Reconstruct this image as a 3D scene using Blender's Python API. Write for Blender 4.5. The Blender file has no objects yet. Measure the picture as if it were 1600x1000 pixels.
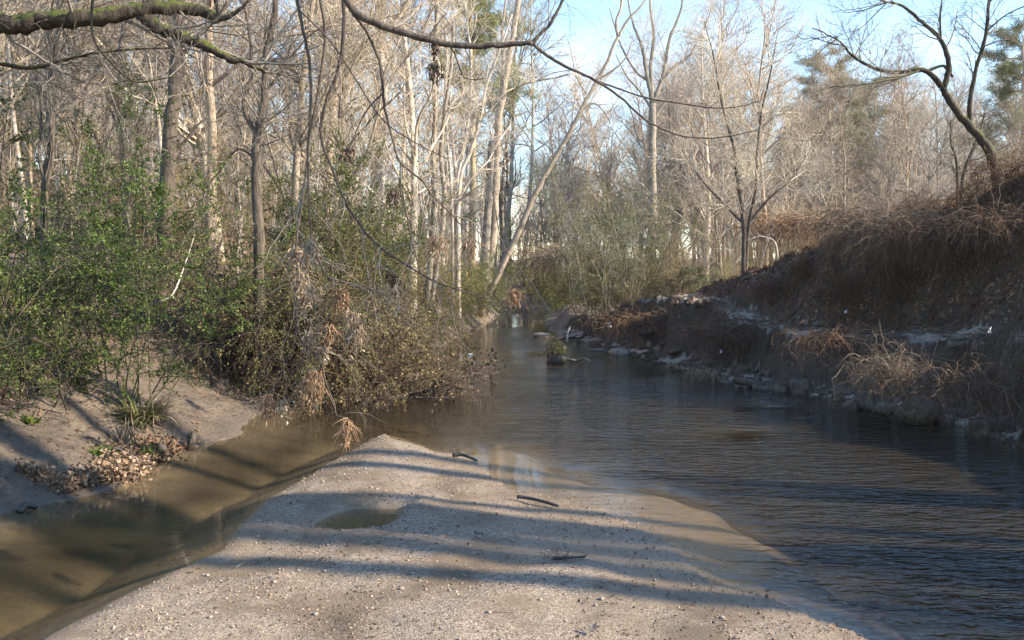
import bpy, math
import numpy as np
from mathutils import Vector

# ------------------------------------------------------------------ camera, world, sun, exposure
sc = bpy.context.scene
COL = sc.collection
CAMZ = 1.75
F = 1400.0           # focal length in pixels of the 1600 px wide photograph
HOR = 425.0
cam_d = bpy.data.cameras.new('camera')
cam = bpy.data.objects.new('camera', cam_d); COL.objects.link(cam)
cam_d.sensor_width = 36.0
cam_d.lens = 36.0 * F / 1600.0
cam_d.clip_start = 0.05; cam_d.clip_end = 2000
cam.location = (0, 0, CAMZ)
cam.rotation_euler = (math.radians(90) - math.atan((500 - HOR) / F), 0, 0)
sc.camera = cam

SUN_EL = math.radians(28)
SUN_AZ = math.radians(-13)     # seen from above, measured from +X towards +Y
sdir = Vector((math.cos(SUN_AZ) * math.cos(SUN_EL), math.sin(SUN_AZ) * math.cos(SUN_EL), math.sin(SUN_EL)))
world = bpy.data.worlds.new('World'); sc.world = world; world.use_nodes = True
wn = world.node_tree.nodes; wl = world.node_tree.links
for n in list(wn): wn.remove(n)
wo = wn.new('ShaderNodeOutputWorld'); bg = wn.new('ShaderNodeBackground')
sky = wn.new('ShaderNodeTexSky'); sky.sky_type = 'NISHITA'; sky.sun_disc = False
sky.sun_elevation = SUN_EL; sky.sun_rotation = math.radians(90) - SUN_AZ
sky.air_density = 1.25; sky.dust_density = 0.15; sky.ozone_density = 4.5
bg.inputs['Strength'].default_value = 0.14
# thin high cloud
tc = wn.new('ShaderNodeTexCoord'); mp = wn.new('ShaderNodeMapping'); mp.inputs['Scale'].default_value = (1.2, 1.2, 3.2)
nz = wn.new('ShaderNodeTexNoise'); nz.inputs['Scale'].default_value = 2.2; nz.inputs['Detail'].default_value = 7; nz.inputs['Roughness'].default_value = .6
rp = wn.new('ShaderNodeValToRGB'); rp.color_ramp.elements[0].position = .42; rp.color_ramp.elements[1].position = .75
rp.color_ramp.elements[1].color = (.38, .38, .38, 1)
mx = wn.new('ShaderNodeMix'); mx.data_type = 'RGBA'
mx.inputs[7].default_value = (7.5, 8.0, 8.8, 1)
wl.new(tc.outputs['Generated'], mp.inputs[0]); wl.new(mp.outputs[0], nz.inputs[0]); wl.new(nz.outputs[0], rp.inputs[0])
sz = wn.new('ShaderNodeSeparateXYZ'); wl.new(tc.outputs['Generated'], sz.inputs[0])
rz_ = wn.new('ShaderNodeValToRGB'); rz_.color_ramp.elements[0].position = .15; rz_.color_ramp.elements[0].color = (1, 1, 1, 1); rz_.color_ramp.elements[1].position = .32; rz_.color_ramp.elements[1].color = (.05, .05, .05, 1)
wl.new(sz.outputs[2], rz_.inputs[0]); mm = wn.new('ShaderNodeMath'); mm.operation = 'MULTIPLY'
wl.new(rp.outputs[0], mm.inputs[0]); wl.new(rz_.outputs[0], mm.inputs[1])
wl.new(mm.outputs[0], mx.inputs[0]); wl.new(sky.outputs[0], mx.inputs[6]); wl.new(mx.outputs[2], bg.inputs[0]); wl.new(bg.outputs[0], wo.inputs[0])

sun_d = bpy.data.lights.new('sun', 'SUN'); sun_d.energy = 5.0; sun_d.angle = math.radians(.55); sun_d.color = (1, .88, .70)
sun = bpy.data.objects.new('sun', sun_d); COL.objects.link(sun)
sun.rotation_euler = sdir.to_track_quat('Z', 'Y').to_euler()
sun.location = (20, -5, 20)
sc.view_settings.view_transform = 'Standard'; sc.view_settings.look = 'None'
sc.view_settings.gamma = 1; sc.view_settings.use_curve_mapping = False
sc.view_settings.exposure = 1.56
sc.render.engine = 'CYCLES'
sc.cycles.max_bounces = 6; sc.cycles.diffuse_bounces = 3; sc.cycles.glossy_bounces = 3
sc.cycles.transparent_max_bounces = 12; sc.cycles.transmission_bounces = 3
sc.cycles.use_denoising = True
sc.cycles.sample_clamp_indirect = 3
sc.cycles.caustics_reflective = False; sc.cycles.caustics_refractive = False

# ------------------------------------------------------------------ numpy helpers
R0 = np.random.default_rng(7)

def hash2(ix, iy, seed):
    n = (ix.astype(np.int64) * 374761393 + iy.astype(np.int64) * 668265263 + seed * 1442695041) & 0xffffffff
    n = ((n ^ (n >> 13)) * 1274126177) & 0xffffffff
    return ((n ^ (n >> 16)) & 0xffff) / 65535.0

def vnoise(x, y, seed=0):
    ix = np.floor(x); iy = np.floor(y); fx = x - ix; fy = y - iy
    fx = fx * fx * (3 - 2 * fx); fy = fy * fy * (3 - 2 * fy)
    a = hash2(ix, iy, seed); b = hash2(ix + 1, iy, seed); c = hash2(ix, iy + 1, seed); d = hash2(ix + 1, iy + 1, seed)
    return (a * (1 - fx) + b * fx) * (1 - fy) + (c * (1 - fx) + d * fx) * fy - .5

def fbm(x, y, s=1.0, oct=4, seed=0, gain=.5):
    r = 0; a = 1
    for o in range(oct):
        r = r + a * vnoise(x / s + 17.3 * o, y / s - 9.1 * o, seed + o); s *= .5; a *= gain
    return r

def norm(v):
    return v / np.maximum(np.linalg.norm(v, axis=-1, keepdims=True), 1e-9)

def smooth(t):
    t = np.clip(t, 0, 1); return t * t * (3 - 2 * t)

# ------------------------------------------------------------------ the lie of the land
YK = [-12, 0, 4, 6.3, 7.5, 9.6, 11.9, 13, 15, 20, 25, 31, 37, 42, 50, 62]
XLK = [-5.2, -4.6, -4.0, -3.6, -3.2, -3.15, -2.95, -2.1, -1.6, -1.8, -1.4, -.9, -.5, -1.4, -7, -20]
YR = [-12, 0, 3, 6, 9.2, 10.5, 12.2, 14.8, 17, 20, 22.5, 24, 30, 37, 42, 50, 62]
XRK = [8, 7.2, 6.6, 6.0, 5.35, 4.95, 4.4, 3.35, 3.0, 2.5, 2.0, 1.3, 1.05, 1.5, 1.3, -3, -15]
HY = [-12, 5, 9, 15, 17, 19, 21, 23.5, 35, 60]
HV = [2.6, 2.9, 3.0, 2.8, 2.2, 1.5, 1.05, .5, .5, 1.0]
BAR = np.array([(-1.37, 9.65), (-1.15, 9.2), (-.6, 8.5), (-.2, 7.8), (0, 7.0), (.62, 6.7), (.92, 5.9), (1.12, 4.95), (1.45, 4.4), (1.7, 4.0), (3.0, 1.0), (3.4, -8),
                (-3.2, -8), (-2.9, 1.0), (-2.25, 4.1), (-2.08, 4.8), (-1.86, 5.5), (-1.9, 5.95), (-1.85, 7.1), (-1.6, 8.65), (-1.5, 9.2)])

def poly_sd(x, y, P):
    d = np.full(x.shape, 1e9); inside = np.zeros(x.shape, bool)
    n = len(P)
    for i in range(n):
        ax, ay = P[i]; bx, by = P[(i + 1) % n]
        ex, ey = bx - ax, by - ay
        t = np.clip(((x - ax) * ex + (y - ay) * ey) / (ex * ex + ey * ey), 0, 1)
        d = np.minimum(d, (x - ax - t * ex) ** 2 + (y - ay - t * ey) ** 2)
        c = ((ay > y) != (by > y)) & (x < (bx - ax) * (y - ay) / (by - ay + 1e-12) + ax)
        inside ^= c
    d = np.sqrt(d)
    return np.where(inside, d, -d)

def edges(x, y):
    w = .34 * fbm(y + 0 * x, 0 * x, 1.2, 5, 91)
    w2 = .32 * fbm(y + 0 * x, 0 * x, 1.3, 4, 95)
    return x - np.interp(y, YK, XLK) - w, np.interp(y, YR, XRK) + w2 - x

def height(x, y):
    x = np.asarray(x, float); y = np.asarray(y, float)
    dL, dR = edges(x, y)
    n1 = fbm(x, y, 1.3, 4, 3); n2 = fbm(x, y, .35, 3, 13)
    # channel
    m = np.minimum(dL, dR)
    zc = -(.26 + .70 * smooth((dL / (np.abs(dL) + np.abs(dR) + 1e-6) - .45) / .28) * smooth((17 - y) / 5) + .12 * fbm(x, y * .5, 1.5, 3, 97)) * smooth(m / 1.3) * (1 - .05 * smooth((-1.0 - x) / .8) * smooth((12.5 - y) / 2)) - .03 * (m > 0)
    # bar
    rj = .06 + .10 * smooth((x + .9) / .6); sd = poly_sd(x + rj * fbm(x, y, .45, 4, 31), y + 2.2 * rj * fbm(x, y, .5, 4, 33), BAR)
    right = smooth((x + .9) / .8)
    zin = .003 + .055 * (1 - np.exp(-np.maximum(sd, 0) / (.16 + .85 * right))) + (.045 * fbm(x, y, 1.1, 4, 41) + .016 * n2) * smooth(sd / .3)
    so = np.maximum(-sd, 0); zout = -so * (.36 - .30 * right + .24 * right * smooth((6.2 - y) / 1.5)) - .85 * smooth((so - .6) / 1.5) * right - .005 + .02 * fbm(x, y, .7, 3, 44)
    zb = np.where(sd > 0, zin, zout)
    # puddle in the bar
    a = (x + 1.03 - .25 * (y - 6.35) + .06 * n2) / .23; b = (y - 6.3 + .1 * n2) / .30
    zb = zb - .115 * np.exp(-(np.where(a < 0, np.abs(a * .8) ** 3, np.abs(a) ** 5) + np.abs(b) ** 5))
    # second small groove left of puddle
    zch = np.maximum(zc, zb) - .02 * (m > 0) * 0
    # gravel spit far up the creek
    g = np.exp(-(((x - .9) / .75) ** 2 + ((y - 24.3) / .9) ** 2)); zch = np.maximum(zch, -.5 + .56 * g)
    # right bank
    u = -dR
    H = np.interp(y, HY, HV)
    ledge = 1.02 + .55 * fbm(y, x * .3, 1.7, 4, 51)
    ledge = np.minimum(ledge, H)
    n3 = fbm(x, y, .9, 4, 61)
    uu = u + .5 * n3 + .22 * fbm(y, x, 1.1, 3, 67)
    ww = np.interp(y, [9, 15, 17, 21, 30], [3.4, 3.2, 2.3, 1.4, 1.4])
    n4 = fbm(x, y, .45, 4, 65); zr = np.where(uu < .35, .28 * np.maximum(u, 0) , 0)
    zr = np.where(uu >= .35, .1 + (ledge - .12) * smooth((uu - .35) / .36), zr)
    t = np.clip((uu - 1.5) / (ww - 1.5 + 1e-6), 0, 1)
    zr = zr + (H - ledge) * (t ** .85) + .35 * smooth((u - ww) / 25)
    zr = zr + (.24 * n1 + .10 * n4) * smooth(u / 1.0) * (.35 + .65 * smooth((uu - 1.5) / .6)) + .06 * n2 * smooth(u / .7) + .16 * np.maximum(n4, 0) * np.exp(-((uu - .6) / .3) ** 2)
    zr = zr + .5 * np.exp(-(((x - 7.3) / 1.1) ** 2 + ((y - 12.0) / 1.5) ** 2)) - .3 * np.exp(-(((x - 6.6) / .6) ** 2 + ((y - 14.6) / .9) ** 2))
    # left bank and the wooded hill
    v = -dL
    zl = np.interp(v, [0, .3, 1, 2, 3.5, 8, 20, 40, 80, 300], [0, .08, .33, .78, 1.2, 1.7, 4, 9, 14, 20])
    steep = smooth((y - 11.8) / 1.5)
    zl = zl + .5 * steep * smooth(v / .8)
    zl = zl + .075 * (np.clip(y, 18, 60) - 18) * smooth(v / 9)
    zl = zl + .14 * n1 * smooth(v / 1.2) + .045 * n2 * smooth(v / .4)
    zl = zl + smooth(v / .5) * (.10 * fbm(x, y, .55, 5, 85) + .05 * np.abs(fbm(x, y, .25, 3, 87)))
    z = np.where(dR < 0, zr, np.where(dL < 0, zl, zch))
    far = .035 * np.clip(y - 52, 0, 60)
    z = z + far + np.where(y > 64, 0, 0)
    z = np.where((y > 58), np.maximum(z, .4 + far), z)
    return z

def hz(x, y): return float(height(np.array([x]), np.array([y]))[0])

def P(px, py, d):
    return np.array([(px - 800) / F * d, d, CAMZ + (HOR - py) / F * d])

# ------------------------------------------------------------------ mesh helpers
def arr_mesh(name, V, Fq, smooth_shade=True):
    """V (n,3); Fq list of face-index arrays, each (m,3) or (m,4)"""
    me = bpy.data.meshes.new(name)
    if not isinstance(Fq, list): Fq = [Fq]
    Fq = [f for f in Fq if len(f)]
    nl = sum(f.size for f in Fq); nf = sum(len(f) for f in Fq)
    me.vertices.add(len(V)); me.loops.add(nl); me.polygons.add(nf)
    me.vertices.foreach_set('co', np.ascontiguousarray(V, dtype=np.float32).ravel())
    me.loops.foreach_set('vertex_index', np.concatenate([f.ravel() for f in Fq]).astype(np.int32))
    tot = np.concatenate([np.full(len(f), f.shape[1]) for f in Fq])
    st = np.concatenate([[0], np.cumsum(tot)[:-1]])
    me.polygons.foreach_set('loop_start', st.astype(np.int32))
    me.polygons.foreach_set('use_smooth', np.full(nf, smooth_shade))
    me.update(calc_edges=True)
    return me

class MB:
    def __init__(self): self.V = []; self.F4 = []; self.F3 = []; self.n = 0
    def add(self, V, F4=None, F3=None):
        V = np.asarray(V, float).reshape(-1, 3)
        if F4 is not None and len(F4): self.F4.append(np.asarray(F4) + self.n)
        if F3 is not None and len(F3): self.F3.append(np.asarray(F3) + self.n)
        self.V.append(V); self.n += len(V)
    def tubes(self, pts, rad, sides=4, seed=0, knob=0):
        pts = np.asarray(pts, float); rad = np.asarray(rad, float)
        if pts.ndim == 2: pts = pts[None]; rad = rad[None]
        N, k, _ = pts.shape
        if N == 0: return
        t = np.empty_like(pts); t[:, 1:-1] = pts[:, 2:] - pts[:, :-2]; t[:, 0] = pts[:, 1] - pts[:, 0]; t[:, -1] = pts[:, -1] - pts[:, -2]
        t = norm(t)
        mean = norm(pts[:, -1] - pts[:, 0])
        ref = np.where(np.abs(mean[:, 2:3]) > .7, np.array([[1., .2, 0]]), np.array([[0, 0, 1.]]))
        ref = norm(ref)[:, None, :]
        n = norm(np.cross(t, ref)); b = np.cross(t, n)
        ang = np.arange(sides) / sides * 2 * np.pi
        r = rad[:, :, None, None] * np.ones((1, 1, sides, 1))
        if knob:
            rg = np.random.default_rng(seed + 5)
            r = r * (1 + knob * rg.normal(size=(N, k, sides, 1)))
        V = pts[:, :, None, :] + r * (np.cos(ang)[None, None, :, None] * n[:, :, None, :] + np.sin(ang)[None, None, :, None] * b[:, :, None, :])
        i = np.arange(N)[:, None, None] * (k * sides); j = np.arange(k - 1)[None, :, None] * sides; s = np.arange(sides)[None, None, :]; s1 = (s + 1) % sides
        F = np.stack([i + j + s, i + j + s1, i + j + sides + s1, i + j + sides + s], -1).reshape(-1, 4)
        self.add(V, F)
        if sides >= 5:   # end caps
            for ii in range(N):
                base = self.n - N * k * sides + ii * k * sides
                for off, rev in ((0, 1), ((k - 1) * sides, 0)):
                    idx = np.arange(1, sides - 1)
                    tri = np.stack([np.zeros_like(idx), idx, idx + 1], -1) + base + off
                    if rev: tri = tri[:, ::-1]
                    self.F3.append(tri)
    def leaves(self, pos, d, L, W, rg, fold=.25, droop=0):
        N = len(pos)
        if N == 0: return
        d = norm(d); r = norm(rg.normal(size=(N, 3))); s = norm(np.cross(d, r)); nn = np.cross(d, s)
        L = (L * rg.uniform(.6, 1.3, N))[:, None]; W = (W * rg.uniform(.7, 1.3, N))[:, None]
        mid = pos + d * L * .45 + nn * W * fold
        tip = pos + d * L + np.array([0, 0, -droop]) * L
        V = np.stack([pos, mid + s * W * .5, tip, mid - s * W * .5], 1)
        i = np.arange(N)[:, None] * 4 + np.arange(4)[None]
        self.add(V, i)
    def build(self, name, mat, parent=None, origin=None, smooth_shade=True):
        V = np.concatenate(self.V)
        if origin is not None: V = V - np.asarray(origin)
        me = arr_mesh(name, V, [np.concatenate(a) for a in (self.F4, self.F3) if a], smooth_shade)
        me.materials.append(mat)
        o = bpy.data.objects.new(name, me); COL.objects.link(o)
        if parent is not None: o.parent = parent
        return o

def tag(o, label=None, cat=None, group=None, kind=None):
    if label: o['label'] = label
    if cat: o['category'] = cat
    if group: o['group'] = group
    if kind: o['kind'] = kind
    return o

def root(name, loc, label, cat, group=None, rz=0, s=1):
    o = bpy.data.objects.new(name, None); COL.objects.link(o); o.location = loc
    o.empty_display_size = .2; o.rotation_euler = (0, 0, rz); o.scale = (s, s, s)
    return tag(o, label, cat, group)

def dup(r, loc, rz, s, label, group, tint=None, tilt=(0, 0)):
    c = r.copy(); COL.objects.link(c); c.location = loc; c.rotation_euler = (tilt[0], tilt[1], rz); c.scale = s if isinstance(s, tuple) else (s, s, s)
    c['label'] = label
    if group: c['group'] = group
    elif 'group' in c: del c['group']
    if tint: c.color = tint
    for ch in list(r.children):
        d = ch.copy(); COL.objects.link(d); d.parent = c
        if tint: d.color = tint
        for g in ch.children:
            e = g.copy(); COL.objects.link(e); e.parent = d
            if tint: e.color = tint
    return c

def catmull(pts, rad, n=5):
    pts = np.asarray(pts, float); rad = np.asarray(rad, float)
    p = np.vstack([2 * pts[0] - pts[1], pts, 2 * pts[-1] - pts[-2]]); out = []; ro = []
    for i in range(1, len(p) - 2):
        for k in range(n):
            t = k / n
            out.append(.5 * ((2 * p[i]) + (-p[i - 1] + p[i + 1]) * t + (2 * p[i - 1] - 5 * p[i] + 4 * p[i + 1] - p[i + 2]) * t * t + (-p[i - 1] + 3 * p[i] - 3 * p[i + 1] + p[i + 2]) * t ** 3))
            ro.append(rad[i - 1] * (1 - t) + rad[i] * t)
    out.append(pts[-1]); ro.append(rad[-1])
    return np.array(out), np.array(ro)

def grow(rg, pts, rad, per, tmin, tmax, length, angle, up, wander, k, rbase, rtip=.35, taper_len=.5, sag=0):
    """batch of side shoots on parent paths (N,m,3)"""
    N, m, _ = pts.shape
    pi = np.repeat(np.arange(N), per); n = len(pi)
    t = rg.uniform(tmin, tmax, n); f = t * (m - 1); i0 = np.minimum(f.astype(int), m - 2); fr = (f - i0)[:, None]
    pos = pts[pi, i0] * (1 - fr) + pts[pi, i0 + 1] * fr
    tan = norm(pts[pi, i0 + 1] - pts[pi, i0])
    pr = rad[pi, i0] * (1 - fr[:, 0]) + rad[pi, i0 + 1] * fr[:, 0]
    perp = norm(np.cross(tan, rg.normal(size=(n, 3))))
    a = (angle * rg.uniform(.65, 1.35, n))[:, None]
    d = norm(np.cos(a) * tan + np.sin(a) * perp)
    L = length * rg.uniform(.5, 1.25, n) * (1 - taper_len * (t - tmin) / (tmax - tmin + 1e-6))
    out = np.empty((n, k, 3)); out[:, 0] = pos
    st = (L / (k - 1))[:, None]
    for j in range(1, k):
        d = norm(d + wander * rg.normal(size=(n, 3)) + np.array([0, 0, up - sag * j]))
        out[:, j] = out[:, j - 1] + d * st
    r0 = np.minimum(pr * .75, rbase * rg.uniform(.7, 1.2, n))
    rr = r0[:, None] * np.linspace(1, rtip, k)[None]
    return out, rr

# ------------------------------------------------------------------ materials
def mat_new(name):
    m = bpy.data.materials.new(name); m.use_nodes = True
    nt = m.node_tree
    for n in list(nt.nodes): nt.nodes.remove(n)
    o = nt.nodes.new('ShaderNodeOutputMaterial'); b = nt.nodes.new('ShaderNodeBsdfPrincipled')
    nt.links.new(b.outputs[0], o.inputs[0])
    return m, nt, b, o

def N(nt, t, **kw):
    n = nt.nodes.new(t)
    for k, v in kw.items():
        if k.startswith('i_'): n.inputs[k[2:]].default_value = v
        else: setattr(n, k, v)
    return n

def coords(nt, scale=(1, 1, 1), kind='Object'):
    if kind == 'World':
        g = N(nt, 'ShaderNodeNewGeometry'); src = g.outputs['Position']
    else:
        g = N(nt, 'ShaderNodeTexCoord'); src = g.outputs[kind]
    m = N(nt, 'ShaderNodeMapping'); m.inputs['Scale'].default_value = scale
    nt.links.new(src, m.inputs[0]); return m.outputs[0]

def noise(nt, co, scale, detail=4, rough=.55):
    n = N(nt, 'ShaderNodeTexNoise'); n.inputs['Scale'].default_value = scale; n.inputs['Detail'].default_value = detail; n.inputs['Roughness'].default_value = rough
    nt.links.new(co, n.inputs['Vector']); return n.outputs[0]

def ramp(nt, fac, stops):
    r = N(nt, 'ShaderNodeValToRGB'); e = r.color_ramp.elements
    while len(e) < len(stops): e.new(.5)
    for i, (p, c) in enumerate(stops):
        e[i].position = p; e[i].color = (c[0], c[1], c[2], 1) if not isinstance(c, (int, float)) else (c, c, c, 1)
    nt.links.new(fac, r.inputs[0]); return r.outputs[0]

def mixc(nt, fac, a, b, mode='MIX'):
    m = N(nt, 'ShaderNodeMix', data_type='RGBA', blend_type=mode)
    for s, v in ((0, fac), (6, a), (7, b)):
        if hasattr(v, 'node'): nt.links.new(v, m.inputs[s])
        elif isinstance(v, (int, float)): m.inputs[s].default_value = v
        else: m.inputs[s].default_value = (v[0], v[1], v[2], 1)
    return m.outputs[2]

def math_(nt, op, a, b=0.0, clamp=False):
    m = N(nt, 'ShaderNodeMath', operation=op); m.use_clamp = clamp
    for s, v in ((0, a), (1, b)):
        if hasattr(v, 'node'): nt.links.new(v, m.inputs[s])
        else: m.inputs[s].default_value = v
    return m.outputs[0]

def bump(nt, h, strength, dist, b, prev=None):
    n = N(nt, 'ShaderNodeBump'); n.inputs['Strength'].default_value = strength; n.inputs['Distance'].default_value = dist
    nt.links.new(h, n.inputs['Height'])
    if prev is not None: nt.links.new(prev, n.inputs['Normal'])
    if b is not None: nt.links.new(n.outputs[0], b.inputs['Normal'])
    return n.outputs[0]

def bark(name, dark, light, moss=None, scale=1.0, blotch=None, mosslev=.5):
    m, nt, b, o = mat_new(name)
    co = coords(nt, (22 * scale, 22 * scale, 4 * scale))
    n1 = noise(nt, co, 1.6, 5, .65)
    c = ramp(nt, n1, [(.32, dark), (.68, light)])
    co2 = coords(nt, (1, 1, 1), 'World'); n2 = noise(nt, co2, 2.2, 3)
    if blotch:
        c = mixc(nt, ramp(nt, n2, [(.45, 0), (.6, 1)]), c, blotch)
    if moss:
        g = N(nt, 'ShaderNodeNewGeometry'); sx = N(nt, 'ShaderNodeSeparateXYZ'); nt.links.new(g.outputs['Normal'], sx.inputs[0])
        f = math_(nt, 'ADD', math_(nt, 'MULTIPLY', sx.outputs[2], .5), math_(nt, 'MULTIPLY', noise(nt, co2, 9, 4), 1.2))
        c = mixc(nt, ramp(nt, f, [(mosslev, 0), (mosslev + .22, 1)]), c, moss)
    oi = N(nt, 'ShaderNodeObjectInfo')
    c = mixc(nt, 1.0, c, oi.outputs['Color'], 'MULTIPLY')
    nt.links.new(c, b.inputs['Base Color']); b.inputs['Roughness'].default_value = .9
    b.inputs['Specular IOR Level'].default_value = .25
    bump(nt, n1, .8, .02, b)
    return m

def leafmat(name, cols, transl=.35, rough=.5):
    m, nt, b, o = mat_new(name)
    g = N(nt, 'ShaderNodeNewGeometry')
    c = ramp(nt, g.outputs['Random Per Island'], [(i / (len(cols) - 1), cc) for i, cc in enumerate(cols)])
    oi = N(nt, 'ShaderNodeObjectInfo'); c = mixc(nt, 1.0, c, oi.outputs['Color'], 'MULTIPLY')
    nt.links.new(c, b.inputs['Base Color']); b.inputs['Roughness'].default_value = rough
    b.inputs['Specular IOR Level'].default_value = .35
    t = N(nt, 'ShaderNodeBsdfTranslucent'); nt.links.new(c, t.inputs[0])
    ms = N(nt, 'ShaderNodeMixShader'); ms.inputs[0].default_value = transl
    nt.links.new(b.outputs[0], ms.inputs[1]); nt.links.new(t.outputs[0], ms.inputs[2]); nt.links.new(ms.outputs[0], o.inputs[0])
    return m

M = {}
M['bark_tan'] = bark('bark_tan', (.17, .13, .10), (.45, .37, .29))
M['bark_grey'] = bark('bark_grey', (.12, .10, .08), (.36, .31, .25))
M['bark_dark'] = bark('bark_dark', (.035, .028, .022), (.14, .11, .085))
M['bark_pale'] = bark('bark_pale', (.30, .26, .21), (.62, .57, .50), blotch=(.34, .28, .21), scale=.6)
M['bark_moss'] = bark('bark_moss', (.02, .016, .012), (.075, .058, .042), moss=(.075, .085, .02), mosslev=.72)
M['twig_tan'] = bark('twig_tan', (.33, .285, .22), (.60, .53, .43))
M['twig_grey'] = bark('twig_grey', (.12, .10, .085), (.28, .24, .20))
M['twig_dark'] = bark('twig_dark', (.035, .028, .024), (.13, .10, .08))
M['twig_green'] = bark('twig_green', (.10, .11, .04), (.22, .22, .09))
M['twig_pale'] = bark('twig_pale', (.36, .31, .26), (.64, .57, .49))
M['leaf_green'] = leafmat('leaf_green', [(.03, .05, .01), (.055, .09, .016), (.10, .14, .028), (.19, .20, .055)], .35)
M['leaf_olive'] = leafmat('leaf_olive', [(.045, .055, .018), (.09, .10, .032), (.16, .155, .055), (.25, .21, .10)], .3)
M['leaf_yellow'] = leafmat('leaf_yellow', [(.13, .14, .03), (.24, .25, .06), (.34, .32, .10), (.36, .29, .15)], .4)
M['needle'] = leafmat('needle', [(.07, .085, .035), (.12, .13, .055), (.18, .175, .08)], .25)
M['leaf_dead'] = leafmat('leaf_dead', [(.09, .055, .035), (.17, .11, .07), (.28, .19, .12), (.42, .31, .21)], .25, .7)
M['leaf_darkdead'] = leafmat('leaf_darkdead', [(.025, .017, .012), (.055, .035, .024), (.10, .065, .045), (.22, .15, .10)], .15, .7)
M['leaf_brush'] = leafmat('leaf_brush', [(.035, .03, .012), (.075, .07, .028), (.12, .115, .045), (.27, .19, .11)], .2, .7)
M['litter'] = leafmat('litter', [(.06, .033, .019), (.11, .061, .036), (.17, .10, .06), (.26, .165, .10)], .1, .8)
M['debris'] = leafmat('debris', [(.20, .14, .09), (.36, .26, .175), (.60, .48, .36)], .2, .8)
M['debris_orange'] = leafmat('debris_orange', [(.17, .095, .055), (.33, .20, .12), (.48, .33, .21)], .2, .8)
M['straw'] = leafmat('straw', [(.10, .07, .046), (.20, .145, .098), (.33, .26, .19)], .1, .8)
M['straw_dark'] = leafmat('straw_dark', [(.055, .031, .018), (.12, .069, .041), (.21, .135, .085)], .1, .8)

def m_simple(name, c0, c1, rough=.85, sc_=8, bs=.3):
    m, nt, b, o = mat_new(name)
    co = coords(nt); n = noise(nt, co, sc_, 5); nt.links.new(ramp(nt, n, [(.3, c0), (.7, c1)]), b.inputs['Base Color'])
    b.inputs['Roughness'].default_value = rough; bump(nt, n, bs, .02, b); return m
M['stone'] = m_simple('stone', (.16, .135, .11), (.36, .31, .26), .8, 14)
M['stone_dark'] = m_simple('stone_dark', (.05, .045, .04), (.16, .14, .12), .6, 9)
M['plastic'] = m_simple('plastic', (.5, .53, .56), (.7, .72, .74), .4, 5, .05)
M['clod'] = m_simple('clod', (.035, .023, .015), (.13, .092, .065), .9, 16, .6)
M['wetwood'] = m_simple('wetwood', (.012, .01, .009), (.05, .04, .032), .5, 10)

def m_sand(name):
    m, nt, b, o = mat_new(name)
    co = coords(nt, (1, 1, 1), 'World')
    v = N(nt, 'ShaderNodeTexVoronoi'); v.inputs['Scale'].default_value = 75; nt.links.new(co, v.inputs['Vector'])
    v2 = N(nt, 'ShaderNodeTexVoronoi'); v2.inputs['Scale'].default_value = 160; nt.links.new(co, v2.inputs['Vector'])
    base = ramp(nt, noise(nt, co, 1.7, 5), [(.3, (.085, .060, .038)), (.7, (.185, .138, .092))])
    sx = N(nt, 'ShaderNodeSeparateColor'); nt.links.new(v.outputs['Color'], sx.inputs[0])
    peb = ramp(nt, sx.outputs[0], [(0, (.045, .033, .025)), (.3, (.12, .086, .057)), (.65, (.22, .16, .108)), (1, (.39, .30, .215))])
    # where the surface is gravel rather than smooth sand
    gm = ramp(nt, noise(nt, co, 1.6, 5, .6), [(.42, .10), (.56, .8)])
    c = mixc(nt, gm, base, peb)
    sx2 = N(nt, 'ShaderNodeSeparateColor'); nt.links.new(v2.outputs['Color'], sx2.inputs[0])
    c = mixc(nt, math_(nt, 'MULTIPLY', gm, .45), c, ramp(nt, sx2.outputs[0], [(0, (.09, .07, .06)), (1, (.55, .46, .37))]))
    # wet margin close to the water line
    g = N(nt, 'ShaderNodeNewGeometry'); s3 = N(nt, 'ShaderNodeSeparateXYZ'); nt.links.new(g.outputs['Position'], s3.inputs[0])
    hh = math_(nt, 'ADD', s3.outputs[2], math_(nt, 'MULTIPLY', math_(nt, 'SUBTRACT', noise(nt, co, 5, 3), .5), .05))
    wet = ramp(nt, math_(nt, 'MULTIPLY', hh, 8.0, True), [(.08, 0), (.34, 1)])
    c = mixc(nt, wet, mixc(nt, .6, c, (.20, .145, .09)), c)
    nt.links.new(c, b.inputs['Base Color'])
    nt.links.new(ramp(nt, wet, [(0, .35), (1, .9)]), b.inputs['Roughness']); b.inputs['Specular IOR Level'].default_value = .3
    inv = math_(nt, 'SUBTRACT', 1.0, v.outputs['Distance'])
    h = math_(nt, 'MULTIPLY', inv, gm)
    b1 = bump(nt, h, .5, .010, None)
    bump(nt, noise(nt, co, 55, 4, .7), .6, .01, b, b1)
    return m
M['sand'] = m_sand('sand')

def m_bed(name):
    m, nt, b, o = mat_new(name)
    co = coords(nt, (1, 1, 1), 'World')
    c = ramp(nt, noise(nt, co, 2.2, 6, .6), [(.3, (.085, .062, .038)), (.7, (.20, .152, .098))])
    nt.links.new(c, b.inputs['Base Color']); b.inputs['Roughness'].default_value = .9
    bump(nt, noise(nt, co, 20, 4), .5, .02, b); return m
M['bed'] = m_bed('bed')

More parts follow.
